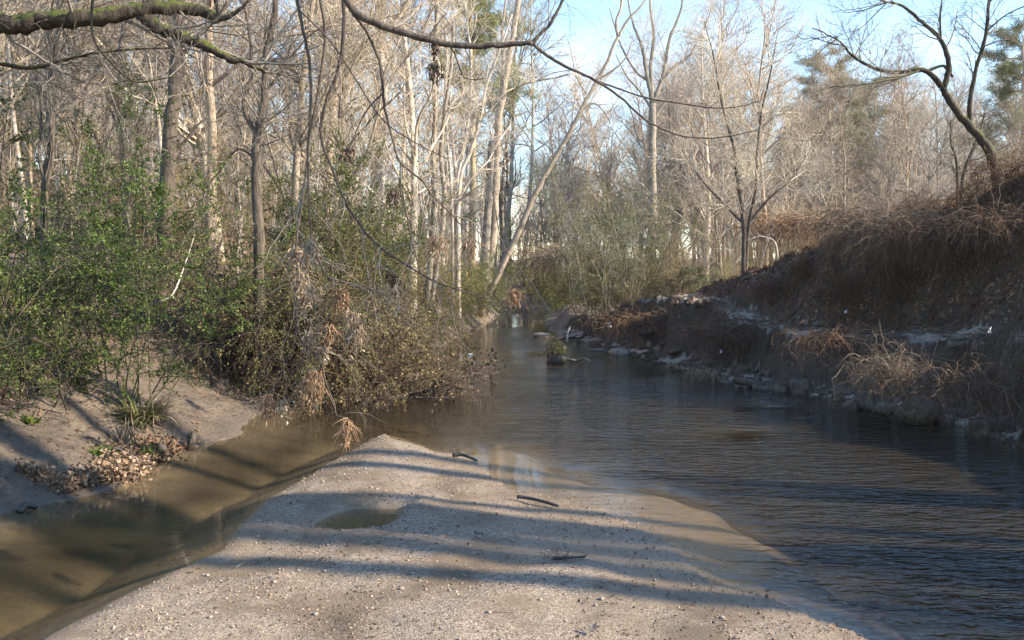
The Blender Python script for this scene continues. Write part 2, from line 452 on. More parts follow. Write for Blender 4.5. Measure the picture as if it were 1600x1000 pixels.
def m_silt(name):
    m, nt, b, o = mat_new(name)
    co = coords(nt, (1, 1, 1), 'World')
    c = ramp(nt, noise(nt, co, 1.5, 5), [(.3, (.075, .053, .036)), (.7, (.18, .134, .094))])
    c = mixc(nt, ramp(nt, noise(nt, co, 7, 6, .7), [(.46, 0), (.62, .85)]), c, (.07, .05, .036))
    c = mixc(nt, ramp(nt, noise(nt, co, 45, 4, .7), [(.55, 0), (.75, .6)]), c, (.34, .27, .20))
    g = N(nt, 'ShaderNodeNewGeometry'); s3 = N(nt, 'ShaderNodeSeparateXYZ'); nt.links.new(g.outputs['Position'], s3.inputs[0])
    wet = ramp(nt, math_(nt, 'MULTIPLY', s3.outputs[2], 5.0, True), [(.1, .0), (.5, 1)])
    c = mixc(nt, wet, (.12, .09, .065), c)
    lf = ramp(nt, s3.outputs[2], [(.9, 0), (1.0, 1)])
    nt.links.new(c, b.inputs['Base Color']); b.inputs['Roughness'].default_value = .85
    b1 = bump(nt, noise(nt, co, 6, 7, .7), 1.0, .09, None)
    bump(nt, noise(nt, co, 60, 3, .7), .5, .01, b, b1); return m
M['silt'] = m_silt('silt')

def m_rbank(name):
    m, nt, b, o = mat_new(name)
    co = coords(nt, (1, 1, 1), 'World')
    c = ramp(nt, noise(nt, co, 3.0, 7, .7), [(.28, (.035, .022, .014)), (.52, (.085, .056, .037)), (.75, (.17, .118, .08))])
    c = mixc(nt, ramp(nt, noise(nt, co, 28, 5, .75), [(.48, 0), (.66, .8)]), c, (.15, .105, .072))
    g = N(nt, 'ShaderNodeNewGeometry'); s3 = N(nt, 'ShaderNodeSeparateXYZ'); nt.links.new(g.outputs['Position'], s3.inputs[0])
    sn = N(nt, 'ShaderNodeSeparateXYZ'); nt.links.new(g.outputs['Normal'], sn.inputs[0])
    # pale sand caught on flat places: the shelf and the foot
    flat = ramp(nt, sn.outputs[2], [(.80, 0), (.93, 1)])
    low = ramp(nt, s3.outputs[2], [(.0, 1), (1.0, 1)])
    band = math_(nt, 'LESS_THAN', s3.outputs[2], 1.42)
    f = math_(nt, 'MULTIPLY', math_(nt, 'MULTIPLY', flat, band), ramp(nt, noise(nt, co, 2.1, 5), [(.42, 0), (.55, 1)]))
    c = mixc(nt, f, c, (.40, .345, .28))
    nt.links.new(c, b.inputs['Base Color']); b.inputs['Roughness'].default_value = .9
    b1 = bump(nt, noise(nt, co, 4.5, 7, .7), 1.0, .12, None)
    bump(nt, noise(nt, co, 40, 4, .75), .8, .02, b, b1); return m
M['rbank'] = m_rbank('rbank')

def m_floor(name):
    m, nt, b, o = mat_new(name)
    co = coords(nt, (1, 1, 1), 'World')
    c = ramp(nt, noise(nt, co, .6, 8, .7), [(.3, (.17, .125, .085)), (.7, (.33, .26, .195))])
    c = mixc(nt, ramp(nt, noise(nt, co, 9, 5, .75), [(.45, 0), (.7, .8)]), c, (.12, .08, .055))
    nt.links.new(c, b.inputs['Base Color']); b.inputs['Roughness'].default_value = .95
    bump(nt, noise(nt, co, 9, 6, .7), 1.0, .08, b); return m
M['floor'] = m_floor('floor')

def m_water(name, murk=(.025, .020, .0115), kk=1.0, calm=False):
    m, nt, b, o = mat_new(name); nt.nodes.remove(b)
    co = coords(nt, (1, 1, 1), 'World')
    at = N(nt, 'ShaderNodeAttribute', attribute_name='depth'); ra = N(nt, 'ShaderNodeAttribute', attribute_name='ruffle')
    # wave trains: long crests across the stream, warped
    def waves(rot, sx, sy, sc_, det):
        mpn = N(nt, 'ShaderNodeMapping'); mpn.inputs['Rotation'].default_value = (0, 0, rot); mpn.inputs['Scale'].default_value = (sx, sy, 1)
        nt.links.new(co, mpn.inputs[0]); return noise(nt, mpn.outputs[0], sc_, det, .5)
    h1 = waves(.30, .38, 1.0, 11, 2); h2 = waves(-.25, .5, 1.0, 24, 2); h3 = waves(.1, .6, 1.0, 3.0, 2)
    h = math_(nt, 'ADD', math_(nt, 'ADD', h1, math_(nt, 'MULTIPLY', h2, .38)), math_(nt, 'MULTIPLY', h3, .9))
    h = math_(nt, 'MULTIPLY', h, ra.outputs['Fac'])
    bp = bump(nt, h, 1.0, .010 if calm else .036, None)
    gl = N(nt, 'ShaderNodeBsdfGlossy'); gl.inputs['Roughness'].default_value = .03; nt.links.new(bp, gl.inputs['Normal'])
    tr = N(nt, 'ShaderNodeBsdfTransparent'); tr.inputs[0].default_value = (.90, .87, .80, 1)
    df = N(nt, 'ShaderNodeBsdfDiffuse'); df.inputs[0].default_value = (*murk, 1); nt.links.new(bp, df.inputs['Normal'])
    f = math_(nt, 'SUBTRACT', 1.0, math_(nt, 'POWER', math.e, math_(nt, 'MULTIPLY', at.outputs['Fac'], -3.6 * kk)))
    m1 = N(nt, 'ShaderNodeMixShader'); nt.links.new(f, m1.inputs[0]); nt.links.new(tr.outputs[0], m1.inputs[1]); nt.links.new(df.outputs[0], m1.inputs[2])
    fr = N(nt, 'ShaderNodeFresnel'); fr.inputs['IOR'].default_value = 1.33; nt.links.new(bp, fr.inputs['Normal'])
    gg = N(nt, 'ShaderNodeNewGeometry'); fa = math_(nt, 'MULTIPLY', fr.outputs[0], math_(nt, 'SUBTRACT', 1.0, gg.outputs['Backfacing']))
    m2 = N(nt, 'ShaderNodeMixShader'); nt.links.new(fa, m2.inputs[0]); nt.links.new(m1.outputs[0], m2.inputs[1]); nt.links.new(gl.outputs[0], m2.inputs[2])
    nt.links.new(m2.outputs[0], o.inputs[0]); return m
M['water'] = m_water('water')
M['puddle'] = m_water('puddle', (.05, .045, .02), 2.2, True)

# ------------------------------------------------------------------ ground sheets
def fan_grid(ys, ss, off):
    Y, S = np.meshgrid(ys, ss, indexing='ij'); return S * (Y + off), Y
ys = np.concatenate([np.linspace(-12, 3.2, 26)[:-1], 3.2 * (140 / 3.2) ** np.linspace(0, 1, 430), [170, 220, 300, 420, 600]])
q = np.linspace(-1, 1, 470)
ss = .75 * q + .9 * q ** 3 * np.abs(q)
GX, GY = fan_grid(ys, ss, 4.0)
GX = GX + 0; base_off = 0
GXx = np.where(GY < 0, ss[None, :] * (8.0 + 0 * GY), GX)
GX = np.where(GY < 3.2, ss[None, :] * 7.2 * np.ones_like(GY), GX)
GZ = height(GX, GY)
ny, nx = GX.shape
GV = np.stack([GX, GY, GZ], -1)
dzx = (height(GX + .02, GY) - height(GX - .02, GY)) / .04; dzy = (height(GX, GY + .02) - height(GX, GY - .02)) / .04
GN = norm(np.stack([-dzx, -dzy, np.ones_like(dzx)], -1))
cx = (GX[:-1, :-1] + GX[1:, 1:]) / 2; cy = (GY[:-1, :-1] + GY[1:, 1:]) / 2
dLc, dRc = edges(cx, cy); sdc = poly_sd(cx, cy, BAR)
reg = np.full(cx.shape, 4)
reg[(dLc < 0) & (dLc > -4.5) & (cy < 15)] = 1
reg[(dRc < 0) & (dRc > -4.5) & (cy < 26)] = 2
reg[(dLc >= 0) & (dRc >= 0) & (cy < 58)] = 3
reg[(sdc > -.9) & (reg == 3) & (cx > -1.7)] = 0
reg[(sdc > -.12) & (reg == 3)] = 0
idx = np.arange(ny * nx).reshape(ny, nx)
quads = np.stack([idx[:-1, :-1], idx[:-1, 1:], idx[1:, 1:], idx[1:, :-1]], -1)
for r, (nm, mt) in enumerate([('sand_bar', 'sand'), ('left_bank', 'silt'), ('right_bank', 'rbank'), ('creek_bed', 'bed'), ('ground', 'floor')]):
    q4 = quads[reg == r]
    used, inv = np.unique(q4, return_inverse=True)
    me = arr_mesh(nm, GV.reshape(-1, 3)[used], inv.reshape(-1, 4))
    me.normals_split_custom_set_from_vertices(GN.reshape(-1, 3)[used].tolist())
    me.materials.append(M[mt])
    o = bpy.data.objects.new(nm, me); COL.objects.link(o); tag(o, kind='structure')

# water: everything where the bed lies below the surface
wy = np.concatenate([np.linspace(-10, 3, 14)[:-1], 3 * (62 / 3) ** np.linspace(0, 1, 260)])
wx = np.linspace(-1, 1, 300)
WX = wx[None, :] * np.interp(wy, [-10, 3, 10, 30, 62], [9, 7.5, 6.5, 6, 26])[:, None]
WY = np.repeat(wy[:, None], len(wx), 1)
WH = height(WX, WY)
depth = np.clip(-WH, 0, 1)
dLw, dRw = edges(WX, WY)
ruff = .14 + 1.1 * smooth((WX + .6 + .02 * WY) / 2.6) * smooth((16 - WY) / 9) + .35 * smooth((WX + 1.5) / 2) * smooth((40 - WY) / 20)
ruff = np.clip(ruff * (1 + 1.9 * fbm(WX, WY, 1.9, 4, 71)), .05, 1.3)
ruff = np.where((WX < -1.6) & (WY < 12), .10, ruff) * (.12 + .88 * smooth((depth - .03) / .25))
wi = np.arange(WX.size).reshape(WX.shape)
wq = np.stack([wi[:-1, :-1], wi[:-1, 1:], wi[1:, 1:], wi[1:, :-1]], -1)
low = np.minimum.reduce([WH[:-1, :-1], WH[:-1, 1:], WH[1:, 1:], WH[1:, :-1]]) < .0
wcx = (WX[:-1, :-1] + WX[1:, 1:]) / 2; wcy = (WY[:-1, :-1] + WY[1:, 1:]) / 2
pud = (np.abs(wcx + 1.03) < .42) & (np.abs(wcy - 6.3) < .55)
for nm, msk, mt in (('water', low & ~pud, 'water'), ('puddle', low & pud, 'puddle')):
    q4 = wq[msk]
    used, inv = np.unique(q4, return_inverse=True)
    me = arr_mesh(nm, np.stack([WX, WY, 0 * WX], -1).reshape(-1, 3)[used], inv.reshape(-1, 4))
    for an, av in (('depth', depth), ('ruffle', ruff if nm == 'water' else ruff * 0 + .05)):
        a = me.attributes.new(an, 'FLOAT', 'POINT'); a.data.foreach_set('value', av.ravel()[used].astype(np.float32))
    me.materials.append(M[mt]); o = bpy.data.objects.new(nm, me); COL.objects.link(o); tag(o, kind='structure')

# ------------------------------------------------------------------ bare tree prototypes
def tree_proto(name, seed, H, r, n1, l1, per2, l2, per3, l3, per4, l4, tmin=.35, ang=.8, up=.12, lean=.04, trunk='bark_tan', twig='twig_tan', label='', cat='tree', thin=.0045):
    rg = np.random.default_rng(seed); k = 12
    p = np.zeros((1, k, 3)); d = np.array([lean * rg.normal(), lean * rg.normal(), 1.])
    for j in range(1, k):
        d = norm(d + .045 * rg.normal(size=3) * np.array([1, 1, 0])); p[0, j] = p[0, j - 1] + d * H / (k - 1)
    p[0, 0, 2] -= .4
    rr = (r * (1 - .86 * np.linspace(0, 1, k) ** .9))[None]; rr[0, 0] *= 1.35
    ro = root(name, (0, 0, 0), label, cat)
    a = MB(); a.tubes(p, rr, 9, seed, .05); a.build('trunk', M[trunk], ro)
    b1, r1 = grow(rg, p, rr, n1, tmin, .99, l1, ang, up, .16, 7, r * .34, .3, .55)
    b2, r2 = grow(rg, b1, r1, per2, .15, 1, l2, .75, up * .7, .2, 5, r * .11, .4, .3)
    c = MB(); c.tubes(b1, r1, 5, seed); c.tubes(b2, r2, 4, seed)
    o = c.build('limbs', M[trunk], ro); o['kind'] = 'stuff'
    t = MB()
    b3, r3 = grow(rg, b2, r2, max(1, per3 - 2), .1, 1, l3, .7, up * .5, .22, 4, thin * 1.6, .5, .3)
    t.tubes(b3, r3, 3, seed)
    if per4:
        b4, r4 = grow(rg, b3, r3, per4, .1, 1, l4, .65, .05, .2, 3, thin, .6, .2); t.tubes(b4, r4, 3, seed)
    o = t.build('twigs', M[twig], ro); o['kind'] = 'stuff'
    return ro

protos = {}
protos['tall'] = [tree_proto('bare_tree', 100 + i, H, r, n1 - 4, 3.6, 7, 1.4, 6, .6, 2, .35, tm, .85, .09, .05, tr, tw, thin=.006)
    for i, (H, r, n1, tm, tr, tw) in enumerate([(17, .12, 32, .34, 'bark_pale', 'twig_tan'), (15, .10, 36, .25, 'bark_grey', 'twig_tan'), (18, .15, 32, .36, 'bark_pale', 'twig_tan'), (20, .19, 26, .62, 'bark_grey', 'twig_grey')])]
protos['mid'] = [tree_proto('bare_tree', 200 + i, H, r, n1 - 6, 3.3, 9, 1.25, 7, .55, 2, .32, tm, .8, .10, .07, tr, tw, thin=.0055)
    for i, (H, r, n1, tm, tr, tw) in enumerate([(9, .10, 30, .14, 'bark_tan', 'twig_tan'), (8, .085, 34, .1, 'bark_grey', 'twig_tan'), (10, .11, 30, .2, 'bark_pale', 'twig_pale')])]
protos['sap'] = [tree_proto('bare_sapling', 300 + i, H, r, 22, 1.1, 6, .5, 4, .3, 0, .1, .15, .6, .2, .08, tr, tw, cat='sapling', thin=.004)
    for i, (H, r, tr, tw) in enumerate([(5.5, .03, 'bark_pale', 'twig_pale'), (4.5, .025, 'bark_tan', 'twig_tan'), (6.5, .04, 'bark_grey', 'twig_grey')])]

def pine_proto(name, seed, H, r, label):
    rg = np.random.default_rng(seed); k = 12
    p = np.zeros((1, k, 3)); p[0, :, 2] = np.linspace(-.4, H, k); p[0, :, 0] = .15 * np.sin(np.linspace(0, 4, k))
    rr = (r * (1 - .85 * np.linspace(0, 1, k)))[None]
    ro = root(name, (0, 0, 0), label, 'pine tree')
    a = MB(); a.tubes(p, rr, 9, seed, .05); a.build('trunk', M['bark_grey'], ro)
    b1, r1 = grow(rg, p, rr, 60, .5, 1, 2.6, 1.2, .05, .12, 6, r * .2, .35, .6)
    b2, r2 = grow(rg, b1, r1, 9, .35, 1, .8, .7, .1, .2, 4, .014, .5, .3)
    c = MB(); c.tubes(b1, r1, 4, seed); c.tubes(b2, r2, 3, seed); o = c.build('limbs', M['bark_grey'], ro); o['kind'] = 'stuff'
    t = MB(); n = 26
    tip = b2[:, 1:].reshape(-1, 3); tip = np.repeat(tip, n, 0)
    d = norm(rg.normal(size=tip.shape) + np.array([0, 0, .5]))
    t.leaves(tip + .05 * rg.normal(size=tip.shape), d, .24, .02, rg, 0)
    o = t.build('needles', M['needle'], ro); o['kind'] = 'stuff'
    return ro
protos['pine'] = [pine_proto('pine_tree', 400, 15, .2, ''), ]

def shrub_proto(name, seed, H, W, stems, nleaf, leaf, stemmat='twig_dark', L=.036, w=.018, arch=0.0, label='', per1=16, per2=7, dead=0):
    rg = np.random.default_rng(seed); k = 8
    p = np.zeros((stems, k, 3)); p[:, 0, :2] = rg.normal(size=(stems, 2)) * .18 * W; p[:, 0, 2] = -.1
    az = rg.uniform(0, 2 * np.pi, stems); sp = rg.uniform(.05, .75, stems) * W / H
    d = norm(np.stack([np.cos(az) * sp, np.sin(az) * sp, np.ones(stems)], -1))
    L0 = H * rg.uniform(.65, 1.1, stems)
    for j in range(1, k):
        d = norm(d + .12 * rg.normal(size=d.shape) + np.array([0, 0, -arch * j / k])); p[:, j] = p[:, j - 1] + d * (L0 / (k - 1))[:, None]
    rr = np.repeat((.012 * np.linspace(1, .3, k))[None], stems, 0)
    ro = root(name, (0, 0, 0), label, 'shrub')
    a = MB(); a.tubes(p, rr, 5, seed)
    b1, r1 = grow(rg, p, rr, per1, .15, 1, .38 * W, .8, .05, .2, 5, .007, .4, .3, arch * .15)
    b2, r2 = grow(rg, b1, r1, per2, .1, 1, .3, .8, .02, .2, 4, .0035, .6, .2, arch * .1)
    a.tubes(b1, r1, 3, seed); a.tubes(b2, r2, 3, seed)
    o = a.build('stems', M[stemmat], ro); o['kind'] = 'stuff'
    t = MB(); per = max(1, nleaf // len(b2)); n = len(b2) * per
    src = np.repeat(np.arange(len(b2)), per); tt = rg.uniform(0, 3, n); i0 = np.minimum(tt.astype(int), 2); fr = (tt - i0)[:, None]
    wt = np.repeat(rg.uniform(size=stems * per1) ** 1.8, per2)[src]; kk_ = rg.uniform(size=n) < wt * 2.4; src = src[kk_]; i0 = i0[kk_]; fr = fr[kk_]; n = len(src)
    pos = b2[src, i0] * (1 - fr) + b2[src, i0 + 1] * fr
    dd = norm(b2[src, -1] - b2[src, 0]) + .8 * rg.normal(size=(n, 3)) + np.array([0, 0, -.9 * dead])
    t.leaves(pos, dd, L, w, rg, .25)
    o = t.build('leaves', M[leaf], ro); o['kind'] = 'stuff'
    return ro
protos['privet'] = [shrub_proto('evergreen_shrub', 500 + i, H, W, st, nl, 'leaf_green', arch=ar) for i, (H, W, st, nl, ar) in enumerate([(3.0, 2.2, 11, 30000, .3), (2.5, 2.4, 12, 28000, .6), (3.4, 1.8, 9, 24000, .2)])]
protos['olive'] = [shrub_proto('olive_shrub', 520 + i, H, W, 12, nl, 'leaf_olive', 'twig_dark', arch=ar, L=.035, w=.017) for i, (H, W, nl, ar) in enumerate([(2.8, 2.2, 18000, .4), (2.2, 2.4, 16000, .9)])]
protos['yellow'] = [shrub_proto('yellow_green_shrub', 540, 2.4, 2.4, 12, 6500, 'leaf_yellow', 'twig_green', L=.07, w=.028, arch=.7)]
protos['brush'] = [shrub_proto('bare_brush', 560 + i, H, W, 15, nl, 'leaf_brush', 'twig_dark', arch=ar, L=.042, w=.022, dead=.5, per1=15, per2=7) for i, (H, W, nl, ar) in enumerate([(1.8, 1.9, 9500, .9), (1.3, 2.0, 8500, 1.6)])]
protos['thin'] = [shrub_proto('twiggy_shrub', 580 + i, H, 1.6, 9, nl * 6, 'leaf_olive', 'twig_grey', arch=.1, L=.034, w=.015, per1=18, per2=6) for i, (H, nl) in enumerate([(4.2, 2600), (3.6, 1500)])]
used = {id(x): 0 for v in protos.values() for x in v}

def place(kind, i, x, y, label, group, s=1.0, rz=None, tint=None, dz=-.05, tilt=(0, 0)):
    pr = protos[kind][i % len(protos[kind])]
    rz = R0.uniform(0, 6.28) if rz is None else rz
    loc = (x, y, hz(x, y) + dz)
    if used[id(pr)] == 0:
        used[id(pr)] = 1
        pr.location = loc; pr.rotation_euler = (tilt[0], tilt[1], rz); pr.scale = (s, s, s); pr['label'] = label
        if group: pr['group'] = group
        pr.color = tint or (1, 1, 1, 1)
        for c in pr.children: c.color = tint or (1, 1, 1, 1)
        PENDING.append((kind, i)); return pr
    return dup(pr, loc, rz, s, label, group, tint or (1, 1, 1, 1), tilt)
PENDING = []
def PX(px, d): return (px - 800) / F * d

# ------------------------------------------------------------------ hero trees
def hero(name, label, base, limbs, trunkmat, twigmat, cat='tree', twig=(6, .9, 6, .45, 3, .25), seed=1, sides=9, first='trunk', thin=.004, up=.05, sag=0, knob=.05, group=None, tmin=.25):
    """limbs: (name, [(px,py,d)...], r0, r1, sprouts 0/1)"""
    ro = root(name, tuple(base), label, cat, group)
    tw = MB(); rg = np.random.default_rng(seed)
    for li, L in enumerate(limbs):
        nm, pts, r0, r1, sp = L
        w = np.array([P(*p) if len(p) == 3 else p[:3] for p in pts])
        pp, rr = catmull(w, np.linspace(r0, r1, len(w)), 5)
        jit = rg.normal(size=pp.shape) * r0 * .10; jit[0] = 0; pp = pp + jit
        a = MB(); a.tubes(pp[None], rr[None], sides if r0 > .03 else 6, seed + li, knob)
        a.build(nm, M[trunkmat], ro, base)
        if sp:
            n1, l1, n2, l2, n3, l3 = twig
            length = np.linalg.norm(pp[-1] - pp[0]); cnt = max(2, int(n1 * sp * length))
            b1, q1 = grow(rg, pp[None], rr[None], cnt, tmin, 1, l1, .8, up, .18, 6, min(r0 * .35, .012), .35, .35, sag)
            b2, q2 = grow(rg, b1, q1, n2, .15, 1, l2, .75, up, .2, 5, thin * 1.3, .5, .3, sag)
            tw.tubes(b1, q1, 4, seed); tw.tubes(b2, q2, 3, seed)
            if n3:
                b3, q3 = grow(rg, b2, q2, n3, .15, 1, l3, .7, up, .2, 3, thin * .8, .6, .2, sag); tw.tubes(b3, q3, 3, seed)
    if tw.V:
        o = tw.build('twigs', M[twigmat], ro, base); o['kind'] = 'stuff'
    return ro

def gp(px, d, dz=-.15):
    x = PX(px, d); return (x, d, hz(x, d) + dz)

# A: mossy limb reaching in from a tree on the near left bank
bA = (-5.6, 6.4, hz(-5.6, 6.4) - .1)
hero('mossy_tree', 'dark tree with a thick mossy limb reaching in from the left over the shrubs', bA, [
    ('trunk', [(*bA, 0), (-5.5, 6.4, 2.2, 0), (-5.2, 6.3, 4.5, 0), (-5.3, 6.2, 8.0, 0), (-5.0, 6.0, 12, 0)], .24, .10, 0),
    ('mossy_limb', [(-5.3, 6.3, 3.4, 0), (-150, 62, 6.1), (-60, 46, 6.0), (0, 44, 6), (40, 46, 6), (80, 37, 6), (130, 38, 6), (190, 30, 6.05), (240, 20, 6.1), (290, 21, 6.15), (325, 26, 6.2), (350, 38, 6.2)], .078, .034, .25),
    ('mossy_limb', [(230, 27, 6.1), (245, 40, 6.1), (262, 54, 6.1), (300, 66, 6.1), (335, 82, 6.1), (365, 97, 6.1), (388, 103, 6.1), (420, 118, 6.15)], .052, .012, 1.0),
    ('limb', [(240, 20, 6.1), (247, 5, 6.1), (255, -30, 6.1), (262, -120, 6.2)], .03, .02, .5),
    ('limb', [(350, 38, 6.2), (345, 10, 6.2), (335, -30, 6.3), (330, -80, 6.3)], .022, .008, 1),
    ('limb', [(350, 38, 6.2), (375, 28, 6.2), (395, 10, 6.2), (430, -25, 6.3)], .018, .006, 1),
    ('limb', [(-120, 90, 6.4), (0, 103, 6.4), (60, 111, 6.4), (110, 98, 6.4), (165, 88, 6.4), (260, 80, 6.5), (300, 86, 6.5)], .018, .004, 1),
    ('limb', [(175, -60, 5.6), (158, 0, 5.6), (154, 45, 5.6), (160, 75, 5.6), (182, 103, 5.6), (215, 131, 5.6), (245, 130, 5.6), (280, 124, 5.6)], .009, .004, .6),
], 'bark_moss', 'twig_grey', seed=11, twig=(9, .8, 6, .4, 3, .2), thin=.0028, sides=12, knob=.12)

# B: dark arching branch and the hanging branches, from a tree leaning over the bar
bB = (-4.7, 3.2, hz(-4.7, 3.2) - .1)
hero('overhanging_tree', 'dark tree leaning in above the bar, its slender limb arching and forking against the sky', bB, [
    ('trunk', [(*bB, 0), (-4.5, 3.3, 2.5, 0), (-3.6, 3.8, 5.0, 0), (-2.2, 4.3, 6.2, 0), (-1.0, 4.5, 6.4, 0)], .13, .045, 0),
    ('arching_limb', [(-1.6, 4.45, 6.3, 0), (500, -300, 4.5), (515, -90, 4.5), (548, 12, 4.5), (580, 38, 4.5), (630, 57, 4.5), (690, 72, 4.5), (740, 78, 4.5), (790, 76, 4.5), (832, 73, 4.5)], .024, .0125, .12),
    ('fork', [(831, 73, 4.5), (845, 58, 4.5), (858, 45, 4.5), (873, 18, 4.5), (890, -20, 4.5), (905, -80, 4.5)], .0105, .006, .25),
    ('fork', [(831, 73, 4.5), (850, 89, 4.5), (882, 108, 4.5), (930, 131, 4.5), (968, 156, 4.5), (1000, 185, 4.5), (1030, 203, 4.5), (1075, 217, 4.5), (1130, 216, 4.5), (1180, 206, 4.5)], .0095, .002, .3),
    ('fork', [(925, 128, 4.5), (960, 141, 4.5), (1010, 157, 4.5), (1060, 165, 4.5), (1110, 172, 4.5), (1150, 170, 4.5), (1185, 161, 4.5)], .0055, .0018, .3),
    ('spur', [(670, 68, 4.5), (680, 52, 4.5), (698, 28, 4.5)], .006, .003, 0),
    ('spur', [(702, 75, 4.5), (712, 90, 4.5), (722, 118, 4.5), (732, 128, 4.5), (760, 127, 4.5)], .005, .003, .3),
    ('hanging_branch', [(545, 8, 4.52), (556, 28, 4.55), (574, 51, 4.6), (595, 99, 4.6), (600, 136, 4.6), (603, 170, 4.6), (615, 218, 4.6), (627, 255, 4.6), (659, 282, 4.6), (676, 306, 4.6), (707, 337, 4.6), (740, 372, 4.6), (775, 400, 4.6)], .011, .002, .9),
    ('hanging_branch', [(600, 150, 4.6), (580, 170, 4.6), (565, 195, 4.6), (553, 222, 4.6), (543, 245, 4.6)], .005, .003, .5),
    ('hanging_branch', [(627, 255, 4.6), (627, 300, 4.6), (634, 330, 4.6), (645, 360, 4.6)], .004, .002, .6),
    ('hanging_branch', [(540, -20, 5.0), (541, 60, 5.0), (530, 120, 5.0), (512, 165, 5.0), (504, 215, 5.0), (520, 262, 5.0), (545, 325, 5.0), (588, 381, 5.0), (642, 418, 5.0), (680, 440, 5.0), (714, 452, 5.0), (750, 463, 5.0), (800, 472, 5.0)], .0125, .002, .7),
    ('hanging_branch', [(465, -20, 5.2), (476, 40, 5.2), (489, 110, 5.2), (488, 180, 5.2), (483, 250, 5.2), (485, 330, 5.2), (490, 380, 5.2), (507, 425, 5.2), (540, 470, 5.2), (565, 505, 5.2)], .012, .003, .8),
    ('hanging_branch', [(500, -20, 5.3), (512, 60, 5.3), (500, 150, 5.3), (487, 215, 5.3), (478, 290, 5.3), (462, 400, 5.3), (463, 500, 5.3), (470, 530, 5.3), (482, 545, 5.3)], .009, .005, .5),
    ('hanging_branch', [(482, 545, 5.3), (500, 565, 5.3), (508, 600, 5.3), (520, 630, 5.3), (524, 650, 5.3), (540, 656, 5.3), (541, 680, 5.3)], .006, .003, .6),
    ('hanging_branch', [(463, 495, 5.3), (457, 540, 5.3), (440, 580, 5.3), (420, 614, 5.3)], .003, .002, .6),
    ('hanging_branch', [(475, 537, 5.3), (463, 575, 5.3), (447, 600, 5.3), (441, 622, 5.3)], .003, .002, .6),
    ('hanging_branch', [(470, 20, 5.0), (520, 70, 5.0), (560, 130, 5.0), (600, 190, 5.0), (650, 225, 5.0), (700, 250, 5.0)], .005, .002, .8),
    ('hanging_branch', [(630, 300, 4.8), (645, 380, 4.8), (665, 450, 4.8), (690, 500, 4.8), (725, 535, 4.8)], .0045, .0018, .6),
    ('hanging_branch', [(770, 300, 5.4), (785, 380, 5.4), (820, 430, 5.4), (860, 480, 5.4)], .0035, .0018, .3),
], 'twig_dark', 'twig_grey', seed=12, twig=(6.0, .6, 5, .34, 3, .18), thin=.0022, up=-.02, sag=.03, sides=7, knob=.04, tmin=.15)

# trees standing on the left bank and beyond
hero('dark_trunk_tree', 'straight dark trunked tree behind the green shrubs, passing behind the mossy limb', gp(262, 13), [
    ('trunk', [gp(258, 13) + (0,), (262, 330, 13), (267, 250, 13), (274, 185, 13), (281, 120, 13), (287, 50, 13), (292, -30, 13), (296, -160, 13.2), (300, -330, 13.5)], .125, .055, .25),
    ('limb', [(275, 240, 13), (292, 225, 13), (312, 200, 13), (330, 185, 13)], .03, .01, 1),
    ('limb', [(285, 100, 13), (320, 60, 13), (360, 20, 13.5), (390, -30, 14)], .035, .012, 1),
    ('limb', [(283, 90, 13), (250, 40, 13), (220, -20, 12.5)], .035, .012, 1)], 'bark_dark', 'twig_grey', seed=21, twig=(4, 1.0, 7, .5, 3, .3))
hero('forked_tree', 'dark crooked tree forking in a Y just under the end of the mossy limb', gp(404, 12), [
    ('trunk', [gp(405, 12) + (0,), (405, 330, 12), (403, 260, 12), (406, 215, 12), (414, 185, 12), (418, 140, 12), (420, 100, 12), (430, 50, 12), (440, -20, 12), (446, -120, 12)], .075, .03, .6),
    ('limb', [(406, 215, 12), (392, 190, 12), (386, 160, 12), (398, 120, 12), (396, 60, 12), (385, 0, 12), (380, -60, 12)], .035, .012, 1),
    ('limb', [(418, 150, 12), (450, 110, 12), (480, 70, 12), (520, 40, 12)], .025, .008, 1),
    ('limb', [(404, 250, 12), (375, 235, 12), (350, 265, 12), (330, 290, 12), (305, 340, 12)], .02, .008, .6)], 'bark_dark', 'twig_grey', seed=22, twig=(5, .9, 6, .5, 3, .3))
hero('vine_wrapped_tree', 'slim dark tree wrapped by twisting vines, near the left edge of the wood', gp(72, 11), [
    ('trunk', [gp(66, 11) + (0,), (72, 330, 11), (80, 260, 11), (88, 200, 11), (84, 150, 11), (95, 100, 11), (103, 40, 11), (108, -40, 11), (112, -150, 11)], .045, .02, .6),
    ('vine', [gp(80, 11) + (0,), (78, 320, 10.95), (68, 250, 10.95), (72, 180, 11), (66, 130, 10.95), (60, 110, 10.95)], .022, .01, .4),
    ('vine', [(76, 300, 10.9), (90, 230, 10.95), (80, 160, 10.9), (92, 120, 10.95), (88, 60, 10.9), (98, -10, 10.9)], .02, .012, .5)], 'bark_dark', 'twig_grey', seed=23, twig=(6, .7, 6, .4, 3, .25))
hero('pale_trunk_tree', 'tall broad trunk, white lichen below and brown bark above, behind the hanging branches', gp(588, 22), [
    ('trunk', [gp(586, 22) + (0,), (589, 330, 22), (594, 250, 22), (597, 160, 22), (597, 80, 22), (599, 0, 22), (602, -150, 22), (600, -300, 22)], .20, .11, .1),
    ('limb', [(597, 130, 22), (570, 100, 21.5), (548, 60, 21), (525, 30, 20.5)], .05, .02, 1),
    ('limb', [(597, 60, 22), (625, 30, 21.5), (655, -20, 21), (670, -80, 20.5)], .06, .02, 1)], 'bark_pale', 'twig_tan', seed=24, twig=(3, 1.4, 6, .7, 3, .4), thin=.006, knob=.03)
